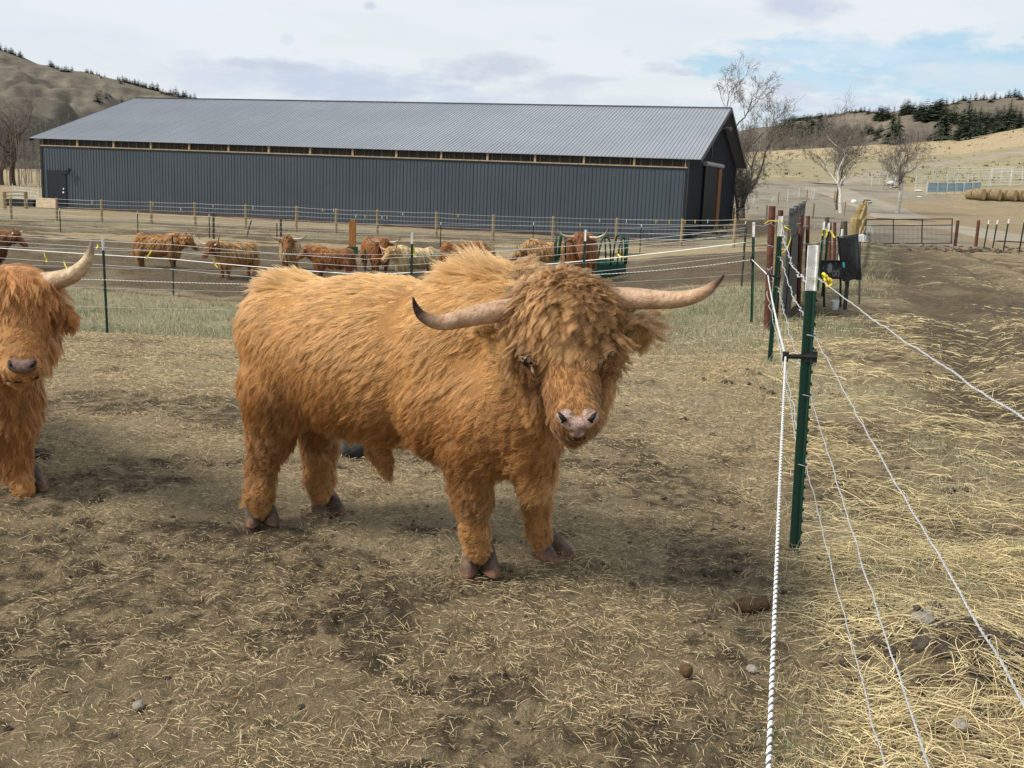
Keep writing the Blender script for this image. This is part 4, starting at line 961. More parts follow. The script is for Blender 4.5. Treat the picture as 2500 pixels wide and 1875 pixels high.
# ------------------------------------------------------------------ the herd in the next pasture
def build_cow(px, top, base, yaw_deg, colA, colB, label, head_yaw=0, head_z=0.0, horns=1.0, seed=1, headcol=None, hh=1.16, horncurve=1.0, g=None):
    """px: centre column, top/base rows (2212 px); yaw: 0 = facing right, 90 = away, -90 = towards the camera"""
    q = g2(px, base); root = thing('highland_cow', q, label, 'cow', 'cattle herd in the far pasture')
    s = hh / 1.16; yw = R(yaw_deg); cs, sn = math.cos(yw), math.sin(yw)
    def w(x, y, z): return np.array([q[0] + (x * cs - y * sn) * s, q[1] + (x * sn + y * cs) * s, q[2] + z * s])
    P = []
    E_ = lambda x, y, z, r, k=None, yawl=0., pitch=0.: P.append(('e', w(x, y, z), tuple(t * s for t in r), yw + yawl, pitch, k))
    C_ = lambda p, r_, r1, r2, k=None: P.append(('c', w(*p), w(*r_), r1 * s, r2 * s, k))
    E_(0, 0, .74, (.66, .27, .32)); E_(-.52, 0, .80, (.26, .25, .29)); E_(.42, 0, .78, (.28, .26, .34)); E_(.5, 0, .58, (.2, .2, .24))
    hy = R(head_yaw); hx, hyv = math.cos(hy), math.sin(hy)
    nb = (.58, 0, .92); hp = (.58 + .34 * hx, .34 * hyv, 1.0 + head_z); mz = (hp[0] + .30 * hx, hp[1] + .30 * hyv, hp[2] - .26)
    C_(nb, hp, .22, .16); C_((.5, 0, .75), hp, .22, .14); C_(hp, mz, .125, .07, .04); E_(hp[0], hp[1], hp[2] + .02, (.13, .13, .12))
    for sy in (-1, 1):
        ex = (hp[0] - hyv * sy * .20, hp[1] + hx * sy * .20, hp[2] - .02); E_(ex[0], ex[1], ex[2], (.03, .11, .04), .02, hy)
        C_((.42, sy * .14, .55), (.44, sy * .15, .34), .12, .07); C_((.44, sy * .15, .34), (.44, sy * .15, .07), .06, .052, .03)
        C_((-.55, sy * .13, .60), (-.58, sy * .15, .38), .15, .075); C_((-.58, sy * .15, .38), (-.55, sy * .15, .07), .065, .052, .03)
    C_((-.74, 0, .92), (-.80, 0, .45), .035, .045, .02)
    V, Q = implicit(P, .030 * s, .07)
    sk = M['skin_' + ('pale' if sum(colA) > .9 else 'brown')]
    mesh_obj('body', V, Q, sk, root, smooth=True)
    fw = np.array([cs, sn, 0.]); hw = w(*hp); mw = w(*mz)
    def style(Pt, Nt):
        n = len(Pt); nz = fbm3(Pt, 3, seed); n2 = fbm3(Pt, 7, seed + 4)
        dh = np.minimum(np.linalg.norm(Pt - hw, axis=1), np.linalg.norm(Pt - mw, axis=1)); head = sstep(.30, .22, dh)
        flow = np.array([[0, 0, -1.]]) - fw * .5 + unit(np.cross(Nt, fw * np.ones((n, 1)))) * (nz - .5)[:, None]
        flow = flow * (1 - head)[:, None] + head[:, None] * unit((mw - hw)[None])
        z = (Pt[:, 2] - q[2]) / s; ln = .13 + .05 * (nz - .3) + .05 * (z < .8) * (z > .4); ln = ln * (1 - .5 * sstep(.4, .3, z)) * (1 - .6 * sstep(.14, .08, z))
        tip = np.exp(-(np.linalg.norm(Pt - mw, axis=1) / .10) ** 2); ln = ln * (1 - head * .25) * (1 - .85 * tip)
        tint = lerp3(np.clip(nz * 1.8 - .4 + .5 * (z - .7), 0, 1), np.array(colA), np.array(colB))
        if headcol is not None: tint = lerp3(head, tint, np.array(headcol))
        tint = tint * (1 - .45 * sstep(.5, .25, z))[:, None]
        return dict(len=ln, flow=flow, lift=.22 * np.ones(n), grav=.5 * np.ones(n), wave=.004 * np.ones(n), freq=np.ones(n), tint=tint, lockvar=.7)
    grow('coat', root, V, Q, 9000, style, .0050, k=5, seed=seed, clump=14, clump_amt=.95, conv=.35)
    for sy in (-1, 1):
        L_ = .40 * horns; c0 = np.array(hp) + np.array([0, 0, .06]); lat = np.array([-hyv * sy, hx * sy, 0])
        fwl = np.array([hx, hyv, 0])
        pts = [c0 + lat * .06, c0 + lat * .18 + fwl * .02, c0 + lat * (.18 + L_ * .35) + fwl * .08 + np.array([0, 0, .01]), c0 + lat * (.18 + L_ * .68) + fwl * .12 + np.array([0, 0, .07 * horncurve]), c0 + lat * (.18 + L_ * .85) + fwl * .10 + np.array([0, 0, .20 * horncurve])]
        horn(root, [w(*t) for t in pts], [.034 * s, .033 * s, .028 * s, .020 * s, .004], base=(.56, .46, .36), mid=(.62, .52, .40), tip=(.10, .07, .05), seg=14)
    ball('nose_pad', root, mw + unit((mw - hw)[None])[0] * .055 * s, (.035, .035, .03), M['nose2'], nu=8, nv=6)
    for sy in (-1, 1):
        p = w(.44, sy * .15, 0); 
        for xx in (.455, -.54):
            p = w(xx, sy * .15, 0); hoof(root, (p[0], p[1]), yw, .95, z=gzf(p[0], p[1]) - .01)
    return root
M['skin_brown'] = surf('brown_undercoat', (.16, .065, .022), (.11, .045, .016), 9, .9)
M['skin_pale'] = surf('pale_undercoat', (.42, .28, .13), (.34, .22, .10), 9, .9)
RED = ((.20, .062, .018), (.38, .150, .045)); DK = ((.10, .034, .013), (.23, .078, .026)); GOLD = ((.36, .185, .065), (.62, .38, .155)); BLOND = ((.46, .33, .16), (.72, .58, .34)); ORG = ((.30, .115, .032), (.54, .27, .085))
build_cow(344, 506, 581, 4, *ORG, 'orange cow in side view with its head to the right, left of the T-post', head_yaw=-8, head_z=-.06, seed=11, horns=.6, hh=1.12)
build_cow(512, 515, 600, -128, ORG[0], GOLD[1], 'cow with dark tipped upcurved horns and dark face, right of the side-on orange cow', head_yaw=2, seed=12, headcol=(.26, .10, .032), hh=1.10, horns=.95, horncurve=1.8, head_z=-.02)
build_cow(626, 512, 585, -82, GOLD[0], BLOND[1], 'cow with widest level horns and brown topknot facing the camera, left of the wooden pillar', head_yaw=0, seed=13, headcol=(.34, .15, .05), hh=1.18, horns=1.2, horncurve=.8)
build_cow(718, 532, 604, 177, RED[0], RED[1], 'long dark red cow side on, its rump below the wooden pillar', head_yaw=-6, head_z=-.06, seed=14, hh=.98, horns=.7)
build_cow(812, 506, 588, -60, *RED, 'reddish brown cow standing behind the blonde one with its horns lowered', head_yaw=-20, head_z=-.04, seed=15, hh=1.22, horns=.9)
build_cow(895, 520, 603, -155, *BLOND, 'cream blonde cow with a yellow face and a yellow ear tag', head_yaw=20, head_z=-.08, seed=16, headcol=(.56, .33, .12), hh=1.05, horns=.9, horncurve=1.4)
build_cow(1000, 516, 592, 8, RED[0], RED[1], 'dark red cow grazing behind the hump of the big bull', head_yaw=0, head_z=-.25, seed=17, hh=1.10, horns=.5)
build_cow(1180, 508, 590, 172, GOLD[0], GOLD[1], 'golden cow side on, its head hidden behind the brown one', head_yaw=0, head_z=-.3, seed=18, hh=1.14, horns=.3)
build_cow(1254, 500, 620, -100, RED[0], RED[1], 'tall dark brown cow facing the camera with level white horns, rightmost of the herd', head_yaw=12, seed=19, headcol=(.24, .085, .028), hh=1.42, horns=1.05, horncurve=1.3)
build_cow(-36, 505, 580, 6, *DK, 'dark brown cow whose head and horn alone show at the left edge', head_yaw=0, head_z=0.0, seed=20, hh=1.15, horns=.6)

# ------------------------------------------------------------------ barn
BARN = dict(c=np.array([9.374, 61.12]), ang=.314, L=44.67, W=22.69, zb=-3.042 + EYE, zs=1.054 + EYE, ze=1.54 + EYE, zr=5.143 + EYE, oe=.16, og=.75)
def build_barn():
    B = BARN; d = np.array([-math.cos(B['ang']), math.sin(B['ang'])]); n = np.array([math.sin(B['ang']), math.cos(B['ang'])])
    L, W, zb, zs, ze, zr = B['L'], B['W'], B['zb'] - .15, B['zs'], B['ze'], B['zr']
    root = thing('barn', (*B['c'], B['zb']), 'long dark grey metal clad barn with light ridged roof and open strip under the eaves', 'barn')
    def pt(s, t, z): return (*(B['c'] + d * s + n * t), z)
    Mx = np.array([[d[0], n[0], 0], [d[1], n[1], 0], [0, 0, 1]])
    def sbox(mb, s0, s1, t0, t1, z0, z1, col=(1, 1, 1)):
        c = np.array(pt((s0 + s1) / 2, (t0 + t1) / 2, (z0 + z1) / 2)); mb.box(c, (abs(s1 - s0), abs(t1 - t0), abs(z1 - z0)), col=col, M=Mx)
    zc = zs - .03
    # long wall with its ribs
    mb = MB(); sbox(mb, .0, L, 0.0, .12, zb, zc)
    k = int(L / .2286)
    for i in range(1, k):
        s = i * L / k; col = (.80, .80, .82) if i % 4 else (.55, .56, .6)
        sbox(mb, s - .022, s + .022, -.022, .0, zb, zc, col)
    for s in np.arange(0, L, .914): pass
    w = mb.build('front_wall', M['siding'], root)
    mb = MB(); sbox(mb, 0, L, W - .12, W, zb, ze); mb.build('back_wall', M['siding'], root)
    # gable walls, turned from the sun; that shade is in their darker colour
    for s0, sg in ((0, 1), (L, -1)):
        mb = MB(); a0, a1 = s0, s0 + sg * .12
        prof = [(.125, zb), (W - .125, zb), (W - .125, ze - .05), (W / 2, zr - .22), (.125, ze - .05)]
        V = [pt(a0, t, z) for t, z in prof] + [pt(a1, t, z) for t, z in prof]
        m_ = len(prof); Fc = [tuple(range(m_)), tuple(range(m_, 2 * m_))[::-1]] + [(i, i + m_, (i + 1) % m_ + m_, (i + 1) % m_) for i in range(m_)]
        mb.add(V, Fc)
        for t in np.arange(.35, W - .3, .2286):
            top = ze - .05 + (zr - .22 - ze + .05) * (1 - abs(t - W / 2) / (W / 2)) - .05
            sbox(mb, a0 - sg * .022, a0, t - .022, t + .022, zb, top, (.75, .75, .78))
        mb.build('gable_wall', M['navy_shade'], root)
    # corner trims
    mb = MB(); sbox(mb, -.035, .10, -.045, .0, zb, ze - .1); sbox(mb, -.045, -.024, -.045, .3, zb, ze - .1, (1.5, 1.5, 1.5)); mb.build('corner_trim', M['trimdark'], root)
    mb = MB(); sbox(mb, L - .14, L + .03, -.045, .0, zb, ze - .1); mb.build('corner_trim', M['trimdark'], root)
    # open strip under the eaves: netting set back, timber frame in front
    nb = 15
    zt = ze + .03
    mb = MB(); sbox(mb, .12, L - .12, .14, .16, zc, zt)
    for i in range(int(L / .6)):
        s = .3 + i * .6; sbox(mb, s - .03, s + .03, .10, .135, zc, zt, (2.4, 2.5, 2.5))
    mb.build('netting', M['gap'], root)
    mb = MB(); sbox(mb, 0, L, -.05, .10, zc, zc + .06); mb.build('sill_board', M['tan_wood'], root)
    mb = MB(); sbox(mb, 0, L, -.03, .10, zt - .06, zt); mb.build('head_board', M['tan_wood'], root)
    for i in range(nb + 1):
        s = .10 + i * (L - .20) / nb; mb = MB(); sbox(mb, s - .06, s + .06, -.025, .095, zc + .061, zt - .061); mb.build('bay_post', M['tan_wood'], root)
    mb = MB(); sbox(mb, 0, L, -.06, -.024, zc - .07, zc - .001, (.7, .7, .7)); mb.build('drip_flashing', M['trimdark'], root)
    # roof slabs with standing ribs
    og, oe = B['og'], B['oe']; sl = (zr - ze) / (W / 2 + oe)
    for side in (0, 1):
        mb = MB(); th = .035
        def T(u, s, up):      # u: 0 eave .. 1 ridge
            t = -oe + u * (W / 2 + oe); z = ze + u * (zr - ze) + up
            if side: t = W - t
            return pt(s, t, z)
        V = [T(u, s, h) for s in (-og, L + og) for u in (0, 1) for h in (-th, 0)]
        mb.add(V, [(0, 1, 3, 2), (4, 6, 7, 5), (0, 4, 5, 1), (2, 3, 7, 6), (0, 2, 6, 4), (1, 5, 7, 3)])
        kk = int((L + 2 * og) / .2286)
        for i in range(kk + 1):
            s = -og + .02 + i * (L + 2 * og - .04) / kk; w_ = .024
            V = [T(u, s + o, h) for u in (0.001, .999) for (o, h) in ((-w_, 0.001), (-w_ * .5, .026), (w_ * .5, .026), (w_, 0.001))]
            mb.add(V, [(0, 1, 5, 4), (1, 2, 6, 5), (2, 3, 7, 6), (0, 3, 2, 1), (4, 5, 6, 7)], (.80, .81, .84) if i % 4 else (.66, .67, .7))
        rf = mb.build('roof', M['roofm'], root)
        if side == 0:
            mb = MB(); A_ = np.array(T(1, -og, .03)); Bq = np.array(T(1, L + og, .03)); mb.beam(A_, Bq, .34, .03, (.62, .62, .62)); mb.build('ridge_cap', M['roofm'], rf)
        for s in (-og - .02, L + og + .02):
            mb = MB(); V = [T(u, s + o, h) for o in (-.02, .02) for u in (0, 1) for h in (-.22, .035)]
            mb.add(V, [(0, 1, 3, 2), (4, 6, 7, 5), (0, 4, 5, 1), (2, 3, 7, 6), (0, 2, 6, 4), (1, 5, 7, 3)]); mb.build('bargeboard', M['trimdark'], rf)
    # human door at the far left of the long wall, with a lamp
    s0, s1 = 1.0 + L - 5.1, L - .72 - .0
    s1 = L - .55; s0 = s1 - 1.15 * 1.25
    mb = MB(); sbox(mb, s0, s1, -.075, -.030, zb + .05, zb + 2.55); dr = mb.build('door', M['trimdark'], root)
    mb = MB(); sbox(mb, s0 - .08, s0 - .001, -.085, -.023, zb, zb + 2.62); sbox(mb, s1 + .001, s1 + .08, -.085, -.023, zb, zb + 2.62); sbox(mb, s0, s1, -.085, -.023, zb + 2.552, zb + 2.62); mb.build('frame', M['navy_shade'], dr)
    mb = MB(); sbox(mb, s0 + .08, s0 + .20, -.12, -.076, zb + 1.08, zb + 1.18); sbox(mb, s0 + .08, s0 + .16, -.11, -.076, zb + 1.32, zb + 1.42); mb.build('handle', M['white_plastic'], dr)
    mb = MB(); q = np.array(pt(s0 - .45, -.08, zb + 2.42)); mb.tube([q, q + [0, -.25, .1]], .03, 6); mb.tube([q + [0, -.25, .1], q + [.12, -.34, .28]], [.07, .12], 8); mb.tube([q + [0, -.2, .0], q + [-.25, -.25, -.05]], [.05, .09], 8); mb.build('wall_lamp', M['trimdark'], root)
    # gable end: vertical flashing, sliding door with hood and its open brown jamb, lamp
    mb = MB(); sbox(mb, -.06, -.024, 8.75, 8.95, 3.35 + B['zb'], 7.0 + B['zb'], (1.4, 1.6, 1.8)); mb.build('vertical_flashing', M['trimdark'], root)
    dh = B['zb'] + 4.35
    mb = MB(); sbox(mb, -.16, -.11, 6.0, 11.0, zb + .1, dh); 
    for t in np.arange(6.3, 10.9, .3): sbox(mb, -.18, -.16, t - .03, t + .03, zb + .1, dh, (.7, .7, .7))
    sd_ = mb.build('sliding_door', M['navy_shade2'], root)
    mb = MB(); sbox(mb, -.19, -.10, 5.85, 5.999, zb + .1, dh); mb.build('door_edge', M['trimdark'], sd_)
    mb = MB(); sbox(mb, -.10, -.03, 10.6, 11.6, zb + .1, dh - .05); mb.build('door_opening', M['dark'], root)
    mb = MB(); sbox(mb, -.22, -.03, 11.601, 13.1, zb + .6, dh - .05); mb.build('door_jamb', M['doorwood'], root)
    mb = MB(); ph = [np.array(pt(-.14, t, dh + .13)) for t in (5.6, 13.6)]; mb.tube(ph, .15, 10); mb.build('door_hood', M['light_grey'], root)
    mb = MB(); q = np.array(pt(-.03, 12.6, B['zb'] + 6.9)); mb.tube([q, q + np.array([.28, -.12, .12])], .04, 6); mb.tube([q + [.25, -.1, .12], q + [.62, -.2, -.03]], [.09, .17], 10, (2.2, 2.2, 2.2)); mb.build('gable_lamp', M['light_grey'], root)
    # wooden grade board along the foot of the wall
    mb = MB(); sbox(mb, 0, L, -.055, -.023, zb - .05, zb + .2); mb.build('base_board', M['grade'], root)
    # doorstep and plywood sheet
    q = np.array(pt(L - 1.3, -1.0, B['zb'])); g_ = gzf(q[0], q[1])
    mb = MB(); V = [pt(L - 2.6, -1.7, g_ + .02), pt(L - .9, -1.7, g_ + .02), pt(L - .1, -.75, g_ + .62), pt(L - 1.8, -.75, g_ + .62)]
    V2 = [(x, y, z + .04) for x, y, z in V]
    mb.add(V + V2, [(0, 3, 2, 1), (4, 5, 6, 7), (0, 1, 5, 4), (1, 2, 6, 5), (2, 3, 7, 6), (3, 0, 4, 7)])
    o = mb.build('plywood_ramp', M['tan_wood'], None); tag(o, 'tan plywood sheet leaning in front of the barn door as a ramp', 'ramp')
    mb = MB(); sbox(mb, L - .3, L + 2.0, -1.3, -.3, g_ - .05, g_ + .50); o = mb.build('black_step', M['black_plastic'], None); tag(o, 'low black platform at the left corner of the barn', 'platform')
M['gap_light'] = surf('grey_stud', (.075, .078, .075), (.05, .052, .05), 6, .8)
M['navy_shade2'] = surf('navy_door_metal', (.017, .026, .037), (.013, .021, .031), .5, .5, tint=True)
M['grade'] = surf('grade_board', (.10, .06, .04), (.06, .04, .03), 1.2, .9)
build_barn()

# ------------------------------------------------------------------ hills far behind
def build_hills(name, crest, d0, d1, mat, foot_z, n_az=260, n_r=70, seed=3, rough=1.0):
    """crest: [(u, v)] skyline at photo pixels, standing d1 metres away"""
    cu = [c[0] for c in crest]; azs = []; els = []
    for u, v in crest:
        d = ray(u, v); azs.append(math.atan2(d[0], d[1])); els.append(math.atan2(d[2], math.hypot(d[0], d[1])))
    A_ = np.linspace(azs[0], azs[-1], n_az); E2 = np.interp(A_, azs, els)
    r = np.concatenate([np.linspace(d0, d1, n_r), np.linspace(d1 * 1.02, d1 * 1.5, 12)])
    RR, AA = np.meshgrid(r, A_, indexing='ij'); X = RR * np.sin(AA); Y = RR * np.cos(AA)
    top = EYE + np.tan(E2) * d1
    t = np.clip((RR - d0) / (d1 - d0), 0, 1)
    Z = foot_z + (top[None] - foot_z) * (t ** 1.05)
    nz = (fbm(X / 55. + 9, Y / 90., seed, 5) - .5) * 2
    gul = np.abs(fbm(X / 38. + Y / 160., Y / 210., seed + 7, 4) - .5) * 2
    relief = (nz * 14 - (1 - gul) ** 3 * 22) * rough * np.sin(np.clip(t, 0, 1) * math.pi) ** .7
    back = np.clip((RR - d1) / (d1 * .5), 0, 1); Z = Z + relief + (nz * 1.0 * rough) * (t >= 1) - back * (top[None] - foot_z) * .8
    V = np.stack([X, Y, Z], -1).reshape(-1, 3); n = n_az
    i = np.arange(len(r) - 1)[:, None] * n; j = np.arange(n - 1)[None]
    Q = np.stack([i + j, i + j + 1, i + n + j + 1, i + n + j], -1).reshape(-1, 4)
    o = mesh_obj(name, V, Q, mat, smooth=True); tag(o, kind='structure')
    def zfun(u, v):
        d = ray(u, v); az = math.atan2(d[0], d[1]); el = math.tan(math.atan2(d[2], math.hypot(d[0], d[1])))
        ja = int(round((az - A_[0]) / (A_[1] - A_[0]))); ja = min(max(ja, 0), n_az - 1)
        col = Z[:n_r + 1, ja]; los = EYE + el * r[:n_r + 1]
        hit = np.nonzero(col >= los)[0]; ii = int(hit[0]) if len(hit) else n_r - 1
        return np.array([r[ii] * math.sin(az), r[ii] * math.cos(az), col[ii]])
    return zfun
def hill_mat(name, c1, c2, c3, sc_=1.0):
    m, nt, b = node_mat(name)
    n1 = noise(nt, .006 * sc_, 8, .6); n2 = noise(nt, .03 * sc_, 8, .65, stretch=(1, .4, 3)); n3 = noise(nt, .22 * sc_, 5, .7)
    col = mixn(nt, ramp(nt, n2, .38, .62), c1, c2); col = mixn(nt, mth(nt, 'MULTIPLY', ramp(nt, n1, .48, .62), .7), col, c3)
    col = mixn(nt, mth(nt, 'MULTIPLY', ramp(nt, n3, .55, .68), .55), col, tuple(q * .45 for q in c3))
    nt.links.new(col, b.inputs['Base Color']); b.inputs['Roughness'].default_value = .95; b.inputs['Specular IOR Level'].default_value = .1
    bn = nt.nodes.new('ShaderNodeBump'); bn.inputs['Strength'].default_value = .8; bn.inputs['Distance'].default_value = 3.0
    nt.links.new(n2, bn.inputs['Height']); nt.links.new(bn.outputs[0], b.inputs['Normal'])
    return m
M['hill_l'] = hill_mat('sage_hillside', (.115, .10, .08), (.19, .165, .125), (.075, .07, .058))
M['hill_r'] = hill_mat('dry_hillside', (.20, .165, .125), (.15, .125, .10), (.10, .09, .07))
zl_hill = build_hills('hills', [(-900, 90), (-500, 70), (-200, 90), (0, 121), (60, 142), (95, 158), (120, 160), (150, 172), (200, 174), (300, 198), (400, 224), (470, 240), (560, 262), (700, 300), (900, 340), (1200, 400)], 330, 950, M['hill_l'], -6, seed=3)
zr_hill = build_hills('hills', [(1500, 400), (1700, 340), (1850, 312), (1911, 306), (1942, 290), (1996, 283), (2050, 278), (2100, 269), (2153, 276), (2220, 268), (2265, 272), (2300, 258), (2345, 246), (2434, 240), (2470, 234), (2520, 238), (2700, 220), (3100, 230)], 345, 720, M['hill_r'], 4, seed=13, rough=.6)

# ------------------------------------------------------------------ conifers
def conifer_mesh(seed, h=10., wid=.22, levels=15, trunk=True, per=9):
    g = np.random.default_rng(seed); mb = MB()
    for L_ in range(levels):
        f = L_ / (levels - 1); z = h * (.10 + .88 * f); rr = h * wid * (1 - f) ** .8 * (.75 + .5 * g.random()) + h * .012
        m_ = max(4, int(per * (1 - .45 * f)))
        for j in range(m_):
            th = j / m_ * 2 * math.pi + g.uniform(-.4, .4); L2 = rr * g.uniform(.65, 1.15); dz = -L2 * g.uniform(.15, .5)
            ct, st_ = math.cos(th), math.sin(th); w = L2 * g.uniform(.42, .70); sh = g.uniform(.6, 1.5)
            c = np.array([sh, sh, sh])
            p0 = np.array([0, 0, z]); segs = 4
            for s in range(segs):
                a0, a1 = s / segs, (s + 1) / segs
                for sg in (-1, 1):
                    tip = g.uniform(.55, 1.1)
                    A0 = p0 + np.array([ct, st_, 0]) * L2 * a0 + np.array([0, 0, dz * a0 ** 1.5]); A1 = p0 + np.array([ct, st_, 0]) * L2 * a1 + np.array([0, 0, dz * a1 ** 1.5])
                    ww = w * (1 - .55 * a0) * tip
                    B_ = A0 + np.array([-st_ * sg, ct * sg, 0]) * ww + np.array([ct, st_, 0]) * L2 * .16 + np.array([0, 0, -ww * .45])
                    mb.add([A0, A1, B_], [(0, 1, 2)], c)
    return mb
CON = []
for i in range(5):
    mb = conifer_mesh(100 + i, 10., (.17, .21, .24, .19, .26)[i], 24, per=(9, 10, 11, 10, 10)[i])
    o = mb.build('crown', M['conifer']); COL.objects.unlink(o)
    t = MB(); t.tube([(0, 0, -.3), (0, 0, 4), (0, 0, 9.3)], [.17, .12, .03], 6); to = t.build('trunk', M['bark']); COL.objects.unlink(to)
    CON.append((o, to))
TINY = []
for i in range(3):
    mb = conifer_mesh(200 + i, 10., (.22, .27, .24)[i], 13, per=8); mb.tube([(0, 0, -.4), (0, 0, 3)], [.2, .15], 5, (1.3, 1, .8)); o = mb.build('tiny_pine', M['conifer']); COL.objects.unlink(o); TINY.append(o)
def conifer(p, h, label, group, big=True, w=1.0):
    i = random.randrange(5); s = h / 10.; rz = random.uniform(0, 6.28)
    if big:
        t = thing('pine_tree', p, label, 'tree', group, rz)
        for src in CON[i]:
            c = src.copy(); COL.objects.link(c); c.parent = t
        t.scale = (s * w, s * w, s)
    else:
        w *= 1.35; c = TINY[i % 3].copy(); c.name = 'pine_tree'; COL.objects.link(c); c.location = tuple(p); c.rotation_euler = (0, 0, rz); c.scale = (s * w, s * w, s); tag(c, label, 'tree', group)
    return
# named single trees: (u base, v top, v base, width factor) in 2500 px; they stand at the meadow's crest
for (u, vt, vb, w, lab) in [(2175, 252, 350, 1.25, 'broad dark conifer behind the gap between the two pale trunked trees'),
        (2190, 262, 348, .9, 'slimmer conifer pressed against the right side of the broad dark one'),
        (2303, 232, 316, 1.15, 'tall ragged conifer standing clear of the ridge trees on the meadow crest'),
        (2361, 222, 312, 1.1, 'tallest pointed conifer of the group at the upper right'),
        (2342, 272, 314, 1.2, 'short conifer at the left foot of the tallest pointed one'),
        (2390, 255, 312, 1.2, 'conifer just right of the tallest pointed one'), (2408, 260, 313, 1.1, 'second conifer right of the tallest pointed one'),
        (2376, 258, 312, 1.0, 'slim conifer half hidden beside the tallest pointed one'),
        (2432, 262, 310, 1.1, 'dark conifer between the upper right group and the tall right one'), (2463, 236, 303, 1.2, 'large conifer second from the right edge on the crest'),
        (2447, 252, 306, 1.0, 'conifer touching the left side of the large one near the right edge'), (2490, 256, 298, 1.1, 'conifer at the right edge of the picture on the crest')]:
    d = ray(u, vb); y0 = 262 + random.uniform(-8, 14); x0 = d[0] / d[1] * y0; z0 = gzf(x0, y0)
    p = np.array([x0, y0, z0 - .3]); conifer(p, hpx(p, vt), lab, 'conifers on the meadow crest', True, w)
def belt(n, u0, u1, vfun, hfun, zf, label, group, big=False, w=1.35):
    for i in range(n):
        u = u0 + (u1 - u0) * (i + random.uniform(.1, .9)) / n; v = vfun(u) + random.uniform(-2, 4)
        p = zf(u, v); dist = math.hypot(p[0], p[1]); h = 1.3 * hfun() * dist / F; p = p - np.array([0, 0, h * .06]); conifer(p, h, label, group, big, w)
rh = lambda u: np.interp(u, [1850, 1911, 1942, 1996, 2100, 2153, 2220, 2265, 2300, 2345, 2434, 2480, 2520], [314, 308, 292, 285, 271, 278, 270, 274, 260, 248, 242, 236, 240])
u_ = random.uniform
belt(12, 1908, 1945, lambda u: rh(u) + 4, lambda: u_(10, 20), zr_hill, 'small conifer on the low left shoulder of the right ridge', 'conifers on the left shoulder of the right ridge')
belt(16, 1945, 2010, lambda u: rh(u) + 4, lambda: u_(8, 15), zr_hill, 'tiny conifer in the ridge row above the first pale trunked tree', 'tiny conifers in the ridge row')
belt(20, 2010, 2140, lambda u: rh(u) + 3, lambda: u_(6, 13), zr_hill, 'tiny conifer along the middle of the right ridge', 'tiny conifers along the middle of the right ridge')
belt(12, 2138, 2168, lambda u: rh(u) + 14, lambda: u_(18, 30), zr_hill, 'mid sized conifer in the dip left of the broad dark one', 'conifers in the dip of the ridge')
belt(12, 2200, 2236, lambda u: rh(u) + 8, lambda: u_(18, 32), zr_hill, 'conifer of the clump on the ridge above the second pale trunked tree', 'conifer clump above the second pale tree')
belt(26, 2240, 2300, lambda u: rh(u) + 22, lambda: u_(22, 40), zr_hill, 'conifer of the dense stand left of the tall ragged one', 'dense conifer stand on the ridge')
belt(18, 2310, 2500, lambda u: rh(u) + 3, lambda: u_(8, 18), zr_hill, 'small conifer along the skyline at the upper right', 'skyline conifers at the upper right')
belt(60, 1885, 2020, lambda u: random.uniform(318, 362), lambda: u_(22, 36), zr_hill, 'dark conifer in the belt at the foot of the right ridge behind the bare trees', 'conifer belt at the foot of the right ridge')
belt(30, 2010, 2150, lambda u: random.uniform(322, 352), lambda: u_(14, 26), zr_hill, 'dark conifer low on the slope behind the two pale trunked trees', 'conifers low on the slope')
belt(24, 2310, 2500, lambda u: random.uniform(290, 312), lambda: u_(18, 30), zr_hill, 'shaded conifer behind the upper right group', 'shaded conifers behind the upper right group')
lh = lambda u: np.interp(u, [0, 60, 120, 150, 200, 300, 400, 470], [123, 144, 162, 174, 176, 200, 226, 242])
belt(9, 0, 55, lh, lambda: u_(5, 14), zl_hill, 'tiny conifer on the left hill crest near the picture corner', 'tiny conifers on the left hill crest')
belt(12, 122, 178, lh, lambda: u_(7, 15), zl_hill, 'tiny conifer in the notch of the left hill', 'tiny conifers in the notch of the left hill')
belt(8, 205, 260, lh, lambda: u_(5, 10), zl_hill, 'tiny conifer on the second crest of the left hill', 'tiny conifers on the second crest')
belt(16, 285, 350, lambda u: lh(u) + 2, lambda: u_(8, 14), zl_hill, 'tiny conifer in the row above the left end of the barn roof', 'tiny conifers above the barn roof end')
belt(22, 350, 476, lambda u: lh(u) + 2, lambda: u_(9, 17), zl_hill, 'tiny conifer in the row running down behind the barn roof', 'tiny conifers behind the barn roof')
for (u, v, h, lab) in [(239, 254, 31, 'dark conifer on the hillside left of the barn roof'), (246, 226, 12, 'small conifer above the dark one on the left hillside'), (260, 243, 19, 'rounder conifer beside the dark one on the left hillside'), (268, 240, 12, 'smallest conifer beside the dark one on the left hillside'), (297, 252, 18, 'conifer peeping over the slope of the barn roof')]:
    p = zl_hill(u, v); conifer(p - [0, 0, .5], h * math.hypot(p[0], p[1]) / F, lab, None, False, 1.3)
# one tree tip over the barn ridge
d = ray(1570, 262); p = np.array([d[0] / d[1] * 150, 150, -1.5]); conifer(p, hpx(p, 250), 'lone conifer tip peeping over the barn ridge', None, True, .8)

